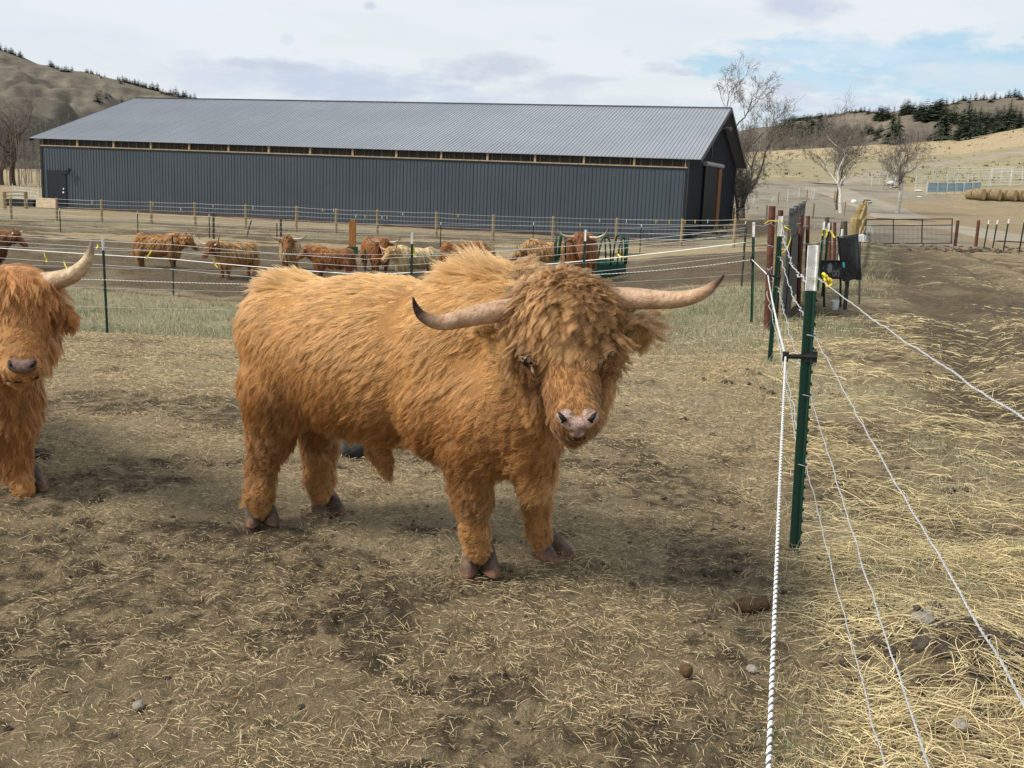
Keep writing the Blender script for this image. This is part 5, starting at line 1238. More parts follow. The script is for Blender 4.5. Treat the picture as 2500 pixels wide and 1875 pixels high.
# ------------------------------------------------------------------ bare trees
def bare_tree(name, base, h, seed, label, mat, twigmat, spread=.5, lean=(0, 0), r0=.2, depth=5, leaves=0, forks=None, group=None, low=.3, k1=5):
    g = np.random.default_rng(seed); tr = MB(); tw = MB(); lf = MB()
    root = thing(name, base, label, 'tree', group)
    def branch(p, d, L, r, lev, mb):
        n = 6 if lev < 2 else 4; pts = [p]; q = p.copy(); dd = d.copy(); up = .12 if lev < 2 else .05
        for i in range(n):
            dd = unit((dd + g.normal(0, .16 + .03 * lev, 3) + np.array([0, 0, up]))[None])[0]; q = q + dd * L / n; pts.append(q.copy())
        rr = np.linspace(r, r * (.45 if lev else .35), len(pts)); rr = np.maximum(rr, .009)
        (tr if lev <= 1 else tw).tube(pts, rr, 8 if lev == 0 else (5 if lev < 3 else 3), cap=False)
        if lev >= depth - 1 and leaves and g.random() < .8:
            for _ in range(leaves):
                c = pts[g.integers(1, len(pts))] + g.normal(0, .10, 3); s = g.uniform(.035, .075); M_ = unit(g.normal(0, 1, (2, 3)))
                lf.add([c, c + M_[0] * s, c + M_[0] * s * .5 + M_[1] * s], [(0, 1, 2)])
        if lev >= depth: return
        kids = (k1 + 3 if lev == 0 else (k1 if lev == 1 else (4 if lev == 2 else 3 + int(g.random() < .5))))
        for i in range(kids):
            f = g.uniform(low if lev == 0 else .2, 1.0) if i else 1.0
            x = f * (len(pts) - 1); j = min(int(x), len(pts) - 2); pp = pts[j] + (pts[j + 1] - pts[j]) * (x - j)
            az = g.uniform(0, 2 * math.pi); base_d = unit((pts[j + 1] - pts[j])[None])[0]
            side = unit(np.cross(base_d, [math.cos(az), math.sin(az), .3])[None])[0]; sp = spread * g.uniform(.7, 1.5)
            nd = unit((base_d * (1 - .25 * sp) + side * sp + np.array([0, 0, .10]))[None])[0]
            rad = np.interp(f, [0, 1], [r, r * .45]) * g.uniform(.5, .75)
            branch(pp, nd, L * g.uniform(.45, .72) * (1.15 - .45 * f if lev == 0 else 1), rad, lev + 1, tr)
    branch(np.asarray(base, float) - [0, 0, .2], unit(np.array([[lean[0], lean[1], 1.]]))[0], h * .58, r0, 0, tr)
    tr.build('trunk', mat, root, smooth=True)
    if tw.v: tw.build('crown', twigmat, root)
    if lf.v: lf.build('leaves', M['dryleaf'], root)
    return root
M['dryleaf'] = surf('dry_leaf', (.20, .17, .12), (.12, .10, .07), 3, .9)
M['leafgrey'] = M['dryleaf']
def tree_at(name, u, vb, vt, *args, y=None, **kw):
    if y is None: p = G(u, vb)
    else:
        d = ray(u, vb); p = np.array([d[0] / d[1] * y, y, 0]); p[2] = gzf(p[0], p[1])
    h = hpx(p, vt) * .92
    return bare_tree(name, p, h, *args, **kw)
tree_at('cottonwood_tree', 1818, 470, 118, 64, 'tall bare tree with sparse dry leaves rising behind the right end of the barn', M['bark'], M['twig'], y=88, spread=.50, r0=.24, depth=5, leaves=5, low=.12, k1=5)
tree_at('cottonwood_tree', 1802, 478, 330, 47, 'low spreading bare tree with arching twigs beside the gable wall', M['bark'], M['twig'], y=84, spread=.9, r0=.15, depth=5, low=.1, k1=6, lean=(.25, 0))
tree_at('aspen_tree', 2053, 520, 218, 35, 'pale trunked bare tree with a forked crown, left of the two by the lane', M['birch'], M['twig'], spread=.55, r0=.20, depth=5, leaves=1, low=.28, k1=5, lean=(.05, 0))
tree_at('aspen_tree', 2043, 512, 262, 45, 'dark slender stem growing tight behind the left pale trunked tree', M['bark'], M['twig'], spread=.55, r0=.13, depth=4, low=.3, k1=4, lean=(-.1, 0))
tree_at('aspen_tree', 2190, 521, 268, 39, 'crooked pale trunked bare tree with a broken stub, right of the two by the lane', M['birch'], M['twig'], spread=.62, r0=.25, depth=5, low=.35, k1=5, lean=(.16, 0))
tree_at('cottonwood_tree', 32, 452, 182, 55, 'tall slender bare tree left of the barn', M['bark'], M['twig'], spread=.40, r0=.42, depth=5, low=.2, k1=5)
tree_at('cottonwood_tree', 3, 452, 230, 56, 'bare tree trunk cut by the left picture edge', M['bark'], M['twig'], spread=.42, r0=.42, depth=5, low=.2, k1=5)
# far-off thickets that read as one mass
def thicket(name, pts_fn, n, hrange, seed, mat, spread=.3, thick=.05):
    g = np.random.default_rng(seed); mb = MB()
    for i in range(n):
        p = pts_fn(g); h = g.uniform(*hrange); q = np.array(p, float); top = q + [g.normal(0, h * .06), 0, h]
        mb.tube([q, (q + top) / 2 + g.normal(0, h * .015, 3), top], [thick, thick * .7, .015], 3, cap=False)
        for j in range(11):
            f = g.uniform(.2, .98); b = q + (top - q) * f; L_ = h * g.uniform(.10, .30) * (1.2 - f); dv = unit(g.normal(0, 1, (1, 3)) * [1, .6, .2] + [0, 0, .75])[0]
            e_ = b + dv * L_; mb.tube([b, e_], [thick * .4, .012], 3, cap=False)
            for _ in range(3): mb.tube([b + (e_ - b) * g.uniform(.3, .9), e_ + g.normal(0, L_ * .35, 3)], [thick * .22, .01], 3, cap=False)
    o = mb.build(name, mat); o['kind'] = 'stuff'; return o
def left_wood(g):
    u = g.uniform(-350, 175); d = ray(u, 450); y = g.uniform(128, 165); x = d[0] / d[1] * y; return (x, y, gzf(x, y))
thicket('woods', left_wood, 150, (5.5, 10), 5, M['twig'], thick=.055)
def right_brush(g):
    u = g.uniform(1800, 2110); d = ray(u, 380); y = g.uniform(262, 300); x = d[0] / d[1] * y; return (x, y, gzf(x, y) - .5)
thicket('undergrowth', right_brush, 260, (4, 9.5), 6, M['twig'], thick=.06)
def right_brush2(g):
    u = g.uniform(2180, 2330); d = ray(u, 350); y = g.uniform(262, 285); x = d[0] / d[1] * y; return (x, y, gzf(x, y) - .4)
thicket('undergrowth', right_brush2, 110, (2.5, 5), 8, M['twig'], thick=.05)

# ------------------------------------------------------------------ fences
def b(u, v, y): return at(u, v, y)
def onground(u, y):
    d = ray(u, 700); x = d[0] / d[1] * y
    for _ in range(3):
        z = gzf(x, y); uu, vv = proj((x, y, z)); d = ray(u, vv); x = d[0] / d[1] * y
    return np.array([x, y, gzf(x, y)])
def tpost(parent, base, top, white=.14, s=1.0, studs=True, yaw=0.0, mat=None, name='post'):
    """studded steel T-post; flange towards yaw"""
    base = np.asarray(base, float); top = np.asarray(top, float); d = top - base; H_ = np.linalg.norm(d); d /= H_
    ax = np.array([math.cos(yaw), math.sin(yaw), 0]); ax = unit((ax - d * (ax @ d))[None])[0]; ay = np.cross(d, ax)
    Mx = np.stack([ax, ay, d], 1)
    def part(z0, z1):
        mb = MB(); c = base + d * ((z0 + z1) / 2)
        mb.box(c, (.034 * s, .006 * s, z1 - z0), M=Mx)                                        # flange
        mb.box(c + ay * (-.0195 * s), (.007 * s, .033 * s, z1 - z0), M=Mx)                      # web
        return mb
    mb = part(-.15, H_ - white - .0005)
    if studs:
        z = .04
        while z < H_ - white - .02:
            V = []
            for (yy, zz) in ((.002, -.013), (.0155, -.004), (.0155, .005), (.002, .010)):
                for xx in (-.007, .007): V.append(base + ax * xx * s + ay * yy * s + d * (z + zz))
            mb.add(V, [(0, 2, 3, 1), (2, 4, 5, 3), (4, 6, 7, 5), (0, 6, 4, 2), (1, 3, 5, 7)]); z += .054
    o = mb.build(name, mat or M['green_post'], parent)
    if white > 0: part(H_ - white, H_).build('white_tip', M['white_paint'], o)
    return o
def round_post(parent, base, h, r, mat, lean=(0, 0), name='post', n=10):
    base = np.asarray(base, float); mb = MB(); top = base + np.array([lean[0], lean[1], h])
    mb.tube([base - [0, 0, .15], base + (top - base) * .5, top - (top - base) / h * .012, top], [r * 1.03, r, r * .98, r * .80], n); return mb.build(name, mat, parent, smooth=False)
def wire(parent, pts, r, mat, name='wire', sag=0.0, n=4, steps=8, jitter=0.0, seed=0):
    g = np.random.default_rng(seed + 1); P = [np.asarray(pts[0], float)]
    for p, q in zip(pts[:-1], pts[1:]):
        p = np.asarray(p, float); q = np.asarray(q, float)
        for i in range(1, steps + 1):
            t = i / steps; w = p + (q - p) * t - np.array([0, 0, sag * 4 * t * (1 - t)])
            if i < steps: w = w + g.normal(0, 1, 3) * jitter
            P.append(w)
    mb = MB(); mb.tube(P, r, n); return mb.build(name, mat, parent, smooth=True)
def twisted(parent, P, r, pitch, mat, name='wire', strands=2, wob=0.0, seed=0, step=.006, stripe=None, n=6):
    """stranded wire or rope: strands wound round the path P; near ones show each strand"""
    P = np.asarray(P, float); g = np.random.default_rng(seed)
    seg = np.linalg.norm(np.diff(P, axis=0), axis=1); D = np.concatenate([[0], np.cumsum(seg)]); m_ = max(8, int(D[-1] / step)); s = np.linspace(0, D[-1], m_)
    # smooth the polyline a little
    C = np.stack([np.interp(s, D, P[:, i]) for i in range(3)], 1)
    kk = max(3, int(.12 / step)); ker = np.ones(kk) / kk
    for i in range(3):
        pad = np.concatenate([np.full(kk, C[0, i]), C[:, i], np.full(kk, C[-1, i])]); sm_ = np.convolve(pad, ker, 'same')[kk:-kk]; C[:, i] = sm_
    if wob:
        for i in (0, 2): C[:, i] += (fbm(s * 7 + i * 50, s * 0 + seed, seed, 3) - .5) * wob
    T = np.gradient(C, axis=0); T /= np.linalg.norm(T, axis=1)[:, None]; A_ = unit(np.cross(T, [0, 0, 1.])); B_ = np.cross(T, A_)
    mb = MB()
    for k in range(strands):
        ph = 2 * math.pi * k / strands + s * 2 * math.pi / pitch
        Q = C + (np.cos(ph)[:, None] * A_ + np.sin(ph)[:, None] * B_) * r * .55
        col = (1, 1, 1) if stripe is None else stripe[k % len(stripe)]
        mb.tube(Q, r * .62, n, col)
    return mb.build(name, mat, parent, smooth=True)
def ribbon(parent, p, L_, seed, name='ribbon', w=.012):
    g = np.random.default_rng(seed); mb = MB(); q = np.asarray(p, float); V = [];
    d = unit(np.array([[g.normal(0, .4), g.normal(0, .3), -1]]))[0]; sx = unit(np.cross(d, [0, 1, .1])[None])[0]
    for i in range(6):
        V += [q - sx * w * .5, q + sx * w * .5]; q = q + d * L_ / 5; d = unit((d + g.normal(0, .3, 3))[None])[0]
    V = np.array(V); n_ = len(V); V = np.concatenate([V, V + [0, .0012, 0]])
    Fc = [(2 * i, 2 * i + 1, 2 * i + 3, 2 * i + 2) for i in range(5)] + [(n_ + 2 * i, n_ + 2 * i + 2, n_ + 2 * i + 3, n_ + 2 * i + 1) for i in range(5)]
    Fc += [(2 * i, 2 * i + 2, n_ + 2 * i + 2, n_ + 2 * i) for i in range(5)] + [(2 * i + 1, n_ + 2 * i + 1, n_ + 2 * i + 3, 2 * i + 3) for i in range(5)]
    mb.add(V, Fc); return mb.build(name, M['yellow'], parent)

# --- the fence on the right of the pen
P1 = g2(1722, 1192); T1 = a(1764, 530, P1[1]); P2 = g2(1665, 782); T2 = a(1690, 467, P2[1]); P3 = g2(1623, 697); T3 = a(1628, 480, P3[1])
P0 = np.array([.12, -1.1, gzf(.12, -1.1)]); T0 = P0 + [0, 0, 1.42]
fr = thing('wire_fence', P1, 'near fence of green studded posts and twisted wire running up from the lower right', 'fence')
tpost(fr, P1, T1, .20, 1.12, yaw=R(-78)); tpost(fr, P2, T2, .20, 1.05, yaw=R(-78)); tpost(fr, P0, T0, .20, 1.1)
def along(p, t, f): return p + (t - p) * f
def frac(p, t, v):   # fraction up a post where photo row v (2212) falls
    lo, hi = 0., 1.
    for _ in range(30):
        m_ = (lo + hi) / 2
        if proj(along(p, t, m_))[1] / K > v: lo = m_
        else: hi = m_
    return lo
h1 = [frac(P1, T1, v) for v in (600, 724, 853, 1003)]; h2 = [frac(P2, T2, v) for v in (489, 555, 620, 690)]
ends = [a(2212, 905, 1.62), a(2212, 1520, 1.36), a(2005, 1659, 1.60), a(1912, 1659, 2.15)]
for i in range(4):
    A0 = along(P1, T1, h1[i]) + [.012, -.02, 0]; A2 = along(P2, T2, h2[i]) + [.01, -.02, 0]
    E_ = ends[i]; far = E_ + (E_ - A0) * .55; mid = (A0 + E_) / 2 - [0, 0, .012]
    twisted(fr, [A0, mid, E_, far], .0021, .034, M['galv'], wob=.010, seed=i, strands=2, step=.005)
    sag = (.16, .05, .04, .03)[i]
    pts = [A2 + (A0 - A2) * t - np.array([0, 0, sag * 4 * t * (1 - t)]) for t in np.linspace(0, 1, 12)]
    twisted(fr, pts, .0040 if i == 0 else .0032, .05, M['galv'], wob=.045 if i == 0 else .03, seed=20 + i, strands=2, step=.010)
    for (p_, r_) in ((A0, .024), (A2, .022)):     # wire tie round the post
        th = np.linspace(0, 2 * math.pi, 13); mb = MB(); mb.tube([p_ + [-.012 + r_ * math.cos(t), .016 + r_ * math.sin(t), .003 * math.sin(2 * t)] for t in th], .0016, 5); mb.build('wire_tie', M['galv'], fr, smooth=True)
# insulators and the white braided rope
I1 = a(1697, 770, P1[1] - .02); I2 = b(1875, 672, P2[1]); I3 = b(1836, 634, P3[1] - .02)
for (I_, Pp, Tt, v) in ((I1, P1, T1, 770), (I2, P2, T2, 598)):
    c_ = along(Pp, Tt, frac(Pp, Tt, v)); mb = MB(); mb.tube([c_ + [.03, 0, 0], c_, c_ + (I_ - c_) * .3, I_], [.020, .022, .012, .010], 8); mb.tube([I_ - [0, 0, .022], I_ + [0, 0, .022]], .014, 8)
    mb.box(c_, (.062, .03, .05)); mb.build('insulator', M['black_plastic'], fr)
STR = [(.86, .86, .86), (.86, .86, .86), (.10, .10, .11)]
E_ = a(1660, 1659, 1.62); far = E_ + (E_ - I1) * .5 - [0, 0, .02]
rope = twisted(fr, [I1, (I1 + E_) / 2 - [0, 0, .035], E_, far], .0041, .028, M['poly'], 'rope', 3, stripe=STR, step=.0025, n=8)
pts = [I2 + (I1 - I2) * t - np.array([0, 0, .03 * 4 * t * (1 - t)]) for t in np.linspace(0, 1, 10)]
twisted(fr, pts, .0055, .030, M['poly'], 'rope', 3, stripe=STR, step=.006)
pts = [I3 + (I2 - I3) * t for t in np.linspace(0, 1, 4)]; twisted(fr, pts, .0060, .04, M['poly'], 'rope', 3, stripe=STR, step=.008)
pts = [a(1700, 775, P1[1]), a(1712, 850, 5.6), a(1738, 930, 4.9), along(P1, T1, h1[3])]; wire(fr, [I2, (I2 + along(P1, T1, h1[3])) / 2 - [0, 0, .05], along(P1, T1, h1[3])], .0022, M['galv'], seed=4, jitter=.01)
# yellow knotted cord on the first post, yellow loop on the second
mb = MB(); g_ = np.random.default_rng(5); c_ = along(P1, T1, h1[0]) + [.035, -.03, .01]
for j in range(5):
    th = np.linspace(0, 2 * math.pi, 15); ph = g_.uniform(0, 6.28, 3); rr = g_.uniform(.010, .018)
    mb.tube([c_ + [.012 * j * .6 + rr * .6 * math.cos(t + ph[0]), .012 * math.sin(t * 1 + ph[1]), -.009 * j + rr * math.sin(t + ph[2])] for t in th], .0065, 6, cap=False)
mb.build('yellow_knot', M['yellow'], fr, smooth=True)
mb = MB(); c_ = along(P2, T2, h2[0]) + [.02, -.03, 0]; mb.tube([c_, c_ + [.06, 0, -.03], c_ + [.075, 0, -.12], c_ + [.05, 0, -.22], c_ + [.0, 0, -.27]], .006, 6); mb.tube([c_, c_ + [-.05, 0, .06], c_ + [-.16, 0, .05], c_ + [-.20, 0, .02]], .005, 6); mb.build('yellow_knot', M['yellow'], fr, smooth=True)

# --- cross fence at the back of the pen
fa = thing('wire_fence', P3, 'cross fence of thin green posts and white rope behind the bull', 'fence')
tpost(fa, P3, T3, .20, 1.0, yaw=.3)
PA0 = g2(232, 723); TA0 = a(222, 516, PA0[1]); TA0 = a(222, 516, PA0[1])
dirA = unit((PA0 - P3)[None])[0]
def onlineA(u):
    lo, hi = -3., 16.
    for _ in range(40):
        m_ = (lo + hi) / 2; q = P3 + dirA * m_
        if proj((q[0], q[1], gzf(q[0], q[1])))[0] > u: lo = m_
        else: hi = m_
    q = P3 + dirA * lo; return np.array([q[0], q[1], gzf(q[0], q[1])])
postsA = [onlineA(-520), PA0, onlineA(1001), onlineA(1417), P3]
topsA = [postsA[0] + [0, 0, 1.4], TA0] + [q + [0, 0, hpx(q, vt)] for q, vt in ((postsA[2], 568), (postsA[3], 561))] + [T3]
for q, t in list(zip(postsA, topsA))[:-1]: tpost(fa, q, t, .155, 1.0, yaw=.2)
for j, (hh, kind, r) in enumerate([(1.22, 'w', .0030), (.97, 'w', .0022), (.80, 'r', .0052), (.68, 'w', .0022), (.41, 'w', .0022)]):
    pts = [q + (t - q) * (hh / np.linalg.norm(t - q)) - np.array([0, .03, 0]) for q, t in zip(postsA, topsA)]
    if j == 2: pts[-1] = I3
    if kind == 'r':
        PP = []
        for p, q in zip(pts[:-1], pts[1:]): PP += [p + (q - p) * t - np.array([0, 0, .03 * 4 * t * (1 - t)]) for t in np.linspace(0, 1, 7)[:-1]]
        twisted(fa, PP + [pts[-1]], r, .05, M['poly'], 'rope', 3, stripe=STR, step=.014, n=5)
    else: wire(fa, pts, r, M['galv'], sag=.012, jitter=.003, seed=j)
mb = MB(); mb.tube([I3 - [0, 0, .04], I3 + [0, 0, .04]], .026, 8); mb.build('insulator', M['black_plastic'], fa)
for j, (u, v) in enumerate([(108, 617), (155, 635), (238, 597)]): ribbon(fa, b(u, v, 15.2), .14, j, w=.018)

# --- second cross fence, in front of the herd
fb = thing('wire_fence', g2(373, 635), 'thin black posted fence between the grass strip and the herd', 'fence')
postsB = []; topsB = []
for (u, vt) in ((-420, 560), (423, 575), (890, 578), (1350, 590), (1810, 600)):
    d = ray(u, 700); lo, hi = 14., 34.
    for _ in range(30):
        y = (lo + hi) / 2; x = d[0] / d[1] * y
        if y < fenceB_y(x): lo = y
        else: hi = y
    q = np.array([x, y, gzf(x, y)]); postsB.append(q); h = min(hpx(q, vt), 1.45); topsB.append(q + [0, 0, max(h, 1.2)])
    mb = MB(); mb.tube([q - [0, 0, .1], topsB[-1]], .019, 6); mb.build('post', M['dark_post'], fb)
for j, (hh, r, mt) in enumerate([(1.23, .0055, 'galv'), (1.06, .0045, 'galv'), (.88, .0085, 'poly'), (.63, .0045, 'galv')]):
    wire(fb, [q + [0, -.03, min(hh, np.linalg.norm(t - q) - .03)] for q, t in zip(postsB, topsB)], r, M[mt], sag=.02, seed=30 + j, name='rope' if mt == 'poly' else 'wire')
for j, (u, v, y) in enumerate([(370, 610, 25.3), (520, 630, 24.8), (1009, 600, 23.5), (1508, 620, 22.5)]): ribbon(fb, b(u, v, y), .26, 10 + j, w=.035)

# --- wooden posted fence along the barn
fc = thing('wire_fence', G(723, 565), 'long fence of round yellowish wood posts and six wires in front of the barn', 'fence')
fpts = [(-75, 536, 480), (28, 537, 482), (91.5 + 0, 0, 0), (139, 538, 483), (249, 544, 487), (370, 547, 491), (477, 552, 494), (600, 558, 499), (723, 564, 503), (820, 569, 509), (921, 574, 512), (1065, 581, 517), (1203, 588, 524), (1349, 593, 528), (1503, 597, 532), (1662, 602, 534), (1790, 606, 533)]
fpts = [p for p in fpts if p[1]]
pc = []
for i, (u, vb, vt) in enumerate(fpts):
    p = G(u, vb); h = hpx(p, vt); pc.append((p, h)); round_post(fc, p, h, .072, M['wood_post'], lean=(random.uniform(-.03, .03), 0), n=8)
for j, f in enumerate((.95, .78, .61, .44, .25, .08)):
    wire(fc, [p + [0, -.08, h * f] for p, h in pc], .0085 if j < 2 else .0070, M['galv'], sag=.015, steps=3)
for j in range(26):
    i = random.randrange(len(pc) - 1); t = random.random(); p = pc[i][0] + (pc[i + 1][0] - pc[i][0]) * t; mb = MB(); mb.box(p + [0, -.1, pc[i][1] * random.choice((.95, .78, .95)) - .08], (.035, .012, .17), rz=.3); mb.build('tag', M['white_plastic' if random.random() < .6 else 'yellow'], fc)
# --- thin steel posts of the inner line
fd = thing('wire_fence', G(337, 571), 'low line of thin dark steel posts between the herd and the wooden posts', 'fence')
pd = []
for (u, vt, vb) in [(-60, 500, 556), (148, 508, 566), (337, 516, 572), (511.5, 523, 582), (676, 538, 590), (1075, 543, 604), (1300, 543, 610), (1562, 548, 616), (1815, 540, 612)]:
    p = G(u, vb); h = hpx(p, vt); pd.append((p, h)); tpost(fd, p, p + [0, 0, h], .12, 1.25, studs=False, mat=M['dark_post'])
for f in (.9, .68, .45, .2): wire(fd, [p + [0, -.03, h * f] for p, h in pd], .0065, M['galv'], sag=.02, steps=4)
for (u, vt, vb, ln_) in [(522, 520, 582, 0), (686, 534, 588, 0), (604, 578, 578, 0)]:
    if ln_ == 0 and vt != vb: p = G(u, vb); round_post(fd, p, hpx(p, vt), .05, M['dark_post'], n=7)
p = G(601, 579); round_post(fd, p, hpx(p, 536), .035, M['bark'], lean=(.26, 0), n=6, name='leaning_stake')

# --- beyond the gable: small paddock fences
def post_row(label, rows, mat, r, wires, cat='fence', wr=.010):
    p0 = G(rows[0][0], rows[0][2]); t = thing('wire_fence', p0, label, cat); pp = []
    for (u, vt, vb) in rows:
        p = G(u, vb); h = min(hpx(p, vt), 2.2); pp.append((p, h)); round_post(t, p, h, r, mat, lean=(random.uniform(-.04, .04), 0), n=7)
    for f in wires: wire(t, [p + [0, -.06, h * f] for p, h in pp], wr, M['galv'], sag=.01, steps=2)
    return t
post_row('wood posted wire fence across the paddock right of the barn', [(1790, 507, 545), (1871, 500, 536), (1984, 496, 533), (2060, 492, 528)], M['wood_post'], .07, (.9, .65, .4, .15))
post_row('farther wood posted fence along the gravel lot', [(1805, 472, 504), (1899, 468, 497), (1968, 463, 494), (2036, 466, 495)], M['wood_post'], .075, (.9, .6, .3))
post_row('thin white posted electric fence on the gravel lot', [(1800, 473, 498), (1839.5, 470, 497), (1922, 463, 493), (1950, 459, 482), (1987, 461, 486)], M['white_paint'], .03, (.85, .5), wr=.008)
for k, (u, vt, vb, lx) in enumerate([(1882, 479, 492, .35), (1979, 463, 488, -.3), (1984, 463, 489, -.2)]):
    p = G(u, vb); t = tag(round_post(None, p, hpx(p, vt), .03, M['white_paint'], lean=(lx, 0), n=6, name='plastic_post'), ['white plastic post leaning right on the gravel lot', 'first of two white posts leaning left on the gravel lot', 'second of two white posts leaning left on the gravel lot'][k], 'post')
# --- rail fence of yellowed wood running away from the pipe posts
fw_ = thing('rail_fence', G(2076, 610), 'yellowed wooden rail fence running away towards the pale trunked trees', 'fence'); pr = []
for (u, vt, y) in [(2074, 532, 24), (2084, 510, 30), (2092, 496, 38), (2098, 483, 47), (2104, 472, 58), (2107, 463, 70)]:
    p = onground(u, y); h = min(hpx(p, vt), 2.0); pr.append((p, h)); round_post(fw_, p, h, .11, M['wood_rail'], n=8)
for f in (.92, .66, .4, .16):
    mb = MB()
    for (p, h), (q, h2_) in zip(pr[:-1], pr[1:]): mb.beam(p + [.1, 0, h * f], q + [.1, 0, h2_ * f], .05, .15)
    mb.build('rail', M['wood_rail'], fw_)

# --- rusty pipe corner with its grey gate
def pipe(u0, v0, u1, v1, r, y, label, mat='rust', n=14):
    p = onground(u1, y); t_ = b(u0, v0, y); mb = MB(); d = t_ - p
    mb.tube([p - d * .08, p + d * .5, t_ - [0, 0, .004], t_], [r, r, r, r * .9], n); o = mb.build('pipe_post', M[mat], None, smooth=False); return tag(o, label, 'post')
pipe(1885.5, 503, 1872, 779, .043, 13.75, 'thickest rusty pipe post at the fence corner, nearest of the rusty ones')
pipe(1906, 513, 1893, 745, .038, 15.2, 'rusty pipe post right behind the thickest one, left of the grey gate')
pipe(1956, 525, 1949, 711, .034, 16.6, 'rusty pipe post just right of the grey gate')
pipe(1973, 527, 1968, 680, .032, 18.8, 'rusty pipe post second to the right of the grey gate')
pipe(2026, 543, 2024, 640, .034, 21.0, 'rusty pipe post behind the grey board')
pipe(2038, 543, 2036, 630, .034, 23.5, 'rusty pipe post between the grey board and the black tarp')
pipe(2019, 530, 2020, 630, .045, 22.2, 'dark weathered post leaning behind the rusty ones', 'bark')
pipe(2061, 540, 2061, 600, .075, 26.0, 'short dark brown post beside the start of the rail fence', 'bark')
pipe(1894, 548, 1892, 640, .035, 16.2, 'pale wooden stake between the two thick rusty posts', 'wood_post')
for (u, vt, y, lab) in [(1996, 541, 19.5, 'small green post with white tip left of its twin, behind the nearest white topped post'), (2007, 544, 18.5, 'small green post with white tip and yellow tie, right of its twin')]:
    p = onground(u, y); t = thing('fence_post', p, lab, 'post'); tpost(t, p, p + [0, 0, hpx(p, vt)], .15, 1.15, yaw=.2); ribbon(t, p + [.03, -.04, hpx(p, vt) - .12], .16, 40 + int(u), w=.028); ribbon(t, p + [-.03, -.04, hpx(p, vt) - .14], .12, 41 + int(u), w=.028)
for k, (u, vt, y) in enumerate([(2044, 548, 27), (2049, 552, 29), (2054, 550, 31), (2046, 560, 25)]):
    p = onground(u, y); t = round_post(None, p, hpx(p, vt), .03, M['white_paint' if k % 2 else 'dark_post'], n=6, name='stake'); tag(t, ['thin dark stake left of the black tarp, farther row', 'thin white stake above the left edge of the black tarp', 'thin dark stake above the middle of the black tarp', 'thin white stake nearest the black tarp'][k], 'stake')
# wires tangled between the pipes
tw_ = thing('wire_tangle', onground(1950, 17), 'loose pale wires strung from the corner pipe to the rusty posts behind', 'wire')
for j, pth in enumerate([[(1706 * K, 552, 13.7), (1890, 541, 13.7), (1915, 550, 14.0)], [(1838, 547, 13.3), (1885, 541, 13.7), (1906, 545, 15), (1956, 545, 16.6), (1973, 553, 18.8), (2026, 552, 21)],
        [(1873, 594, 13.6), (1886, 602, 13.7), (1890, 618, 14), (1899, 624, 14.5)], [(1947, 590, 16.5), (1985, 590, 18.6), (2007, 588, 18.5), (2036, 590, 23)], [(1945, 663, 16.5), (1962, 660, 17), (1975, 645, 18.7)], [(1873, 655, 13.6), (1884, 650, 13.6), (1880, 672, 13.6), (1895, 690, 12.0)], [(1873, 710, 13.6), (1880, 740, 13.4), (1886, 770, 13.2)], [(1880, 545, 13.6), (1910, 575, 14.0), (1915, 590, 14.2)]]):
    wire(tw_, [b(*q) for q in pth], .0042, M['galv'], sag=.03, jitter=.015, seed=60 + j, steps=6)
# grey steel gate seen almost end on, with its dark sheet
def gate_pts():
    n0 = onground(1908, 14.6); n1 = onground(1943, 19.2); return n0, n1
n0, n1 = gate_pts(); gt = thing('steel_gate', n0, 'dark grey steel gate seen nearly end on between the rusty pipe posts', 'gate')
zt0 = hpx(n0, 509); zt1 = hpx(n1, 491)
mb = MB(); mb.beam(n0 + [0, 0, zt0 - .04], n1 + [0, 0, zt1 - .04], .04, .05); mb.beam(n0 + [0, 0, zt0 - .55], n1 + [0, 0, zt1 - .62], .05, .05); mb.beam(n0 + [0, 0, .22], n1 + [0, 0, .26], .05, .05); mb.build('rail', M['grey_steel'], gt)
for t in (0.02, .3, .62, .98):
    q = n0 + (n1 - n0) * t; zt = zt0 + (zt1 - zt0) * t; mb = MB(); mb.beam(q + [0, 0, .18], q + [0, 0, zt], .055, .055); mb.build('upright', M['grey_steel'], gt)
mb = MB(); V = []; 
for t in np.linspace(0, 1, 9):
    q = n0 + (n1 - n0) * t; wv = .02 * math.sin(t * 9)
    for z in np.linspace(-.02 if t < .5 else .12, (zt0 + (zt1 - zt0) * t) * .74, 6): V.append(q + [.035 + wv, -.0, z])
V = np.array(V); n_ = len(V); Fc = [(i * 6 + j, (i + 1) * 6 + j, (i + 1) * 6 + j + 1, i * 6 + j + 1) for i in range(8) for j in range(5)]; V2 = V + [.012, 0, 0]
mb.add(np.concatenate([V, V2]), Fc + [tuple(k + n_ for k in f[::-1]) for f in Fc]); mb.build('dark_sheet', M['slate'], gt)

# ------------------------------------------------------------------ props by the corner
# grey board with chalk-like marks
y_ = 16.4; bp = onground(2031, y_); bd = thing('board', bp, 'dark grey board with pale smeared marks hung by the fence', 'board')
A_, B_, C_, D_ = b(2003.4, 636.4, y_), b(2058.5, 637, y_), b(2059.5, 679.5, y_), b(2004.5, 679, y_)
def slab(mb, q4, th, col=(1, 1, 1)):
    q4 = np.array(q4); V = np.concatenate([q4, q4 + [0, th, 0]]); mb.add(V, [(0, 1, 2, 3), (7, 6, 5, 4), (0, 4, 5, 1), (1, 5, 6, 2), (2, 6, 7, 3), (3, 7, 4, 0)], col)
mb = MB(); slab(mb, [A_, B_, C_, D_], .025); mb.build('panel', M['slate'], bd)
mb = MB()
for p, q in ((A_, B_), (B_, C_), (C_, D_), (D_, A_)): mb.beam(p - [0, .012, 0], q - [0, .012, 0], .022, .022)
mb.build('rim', M['black_plastic'], bd)
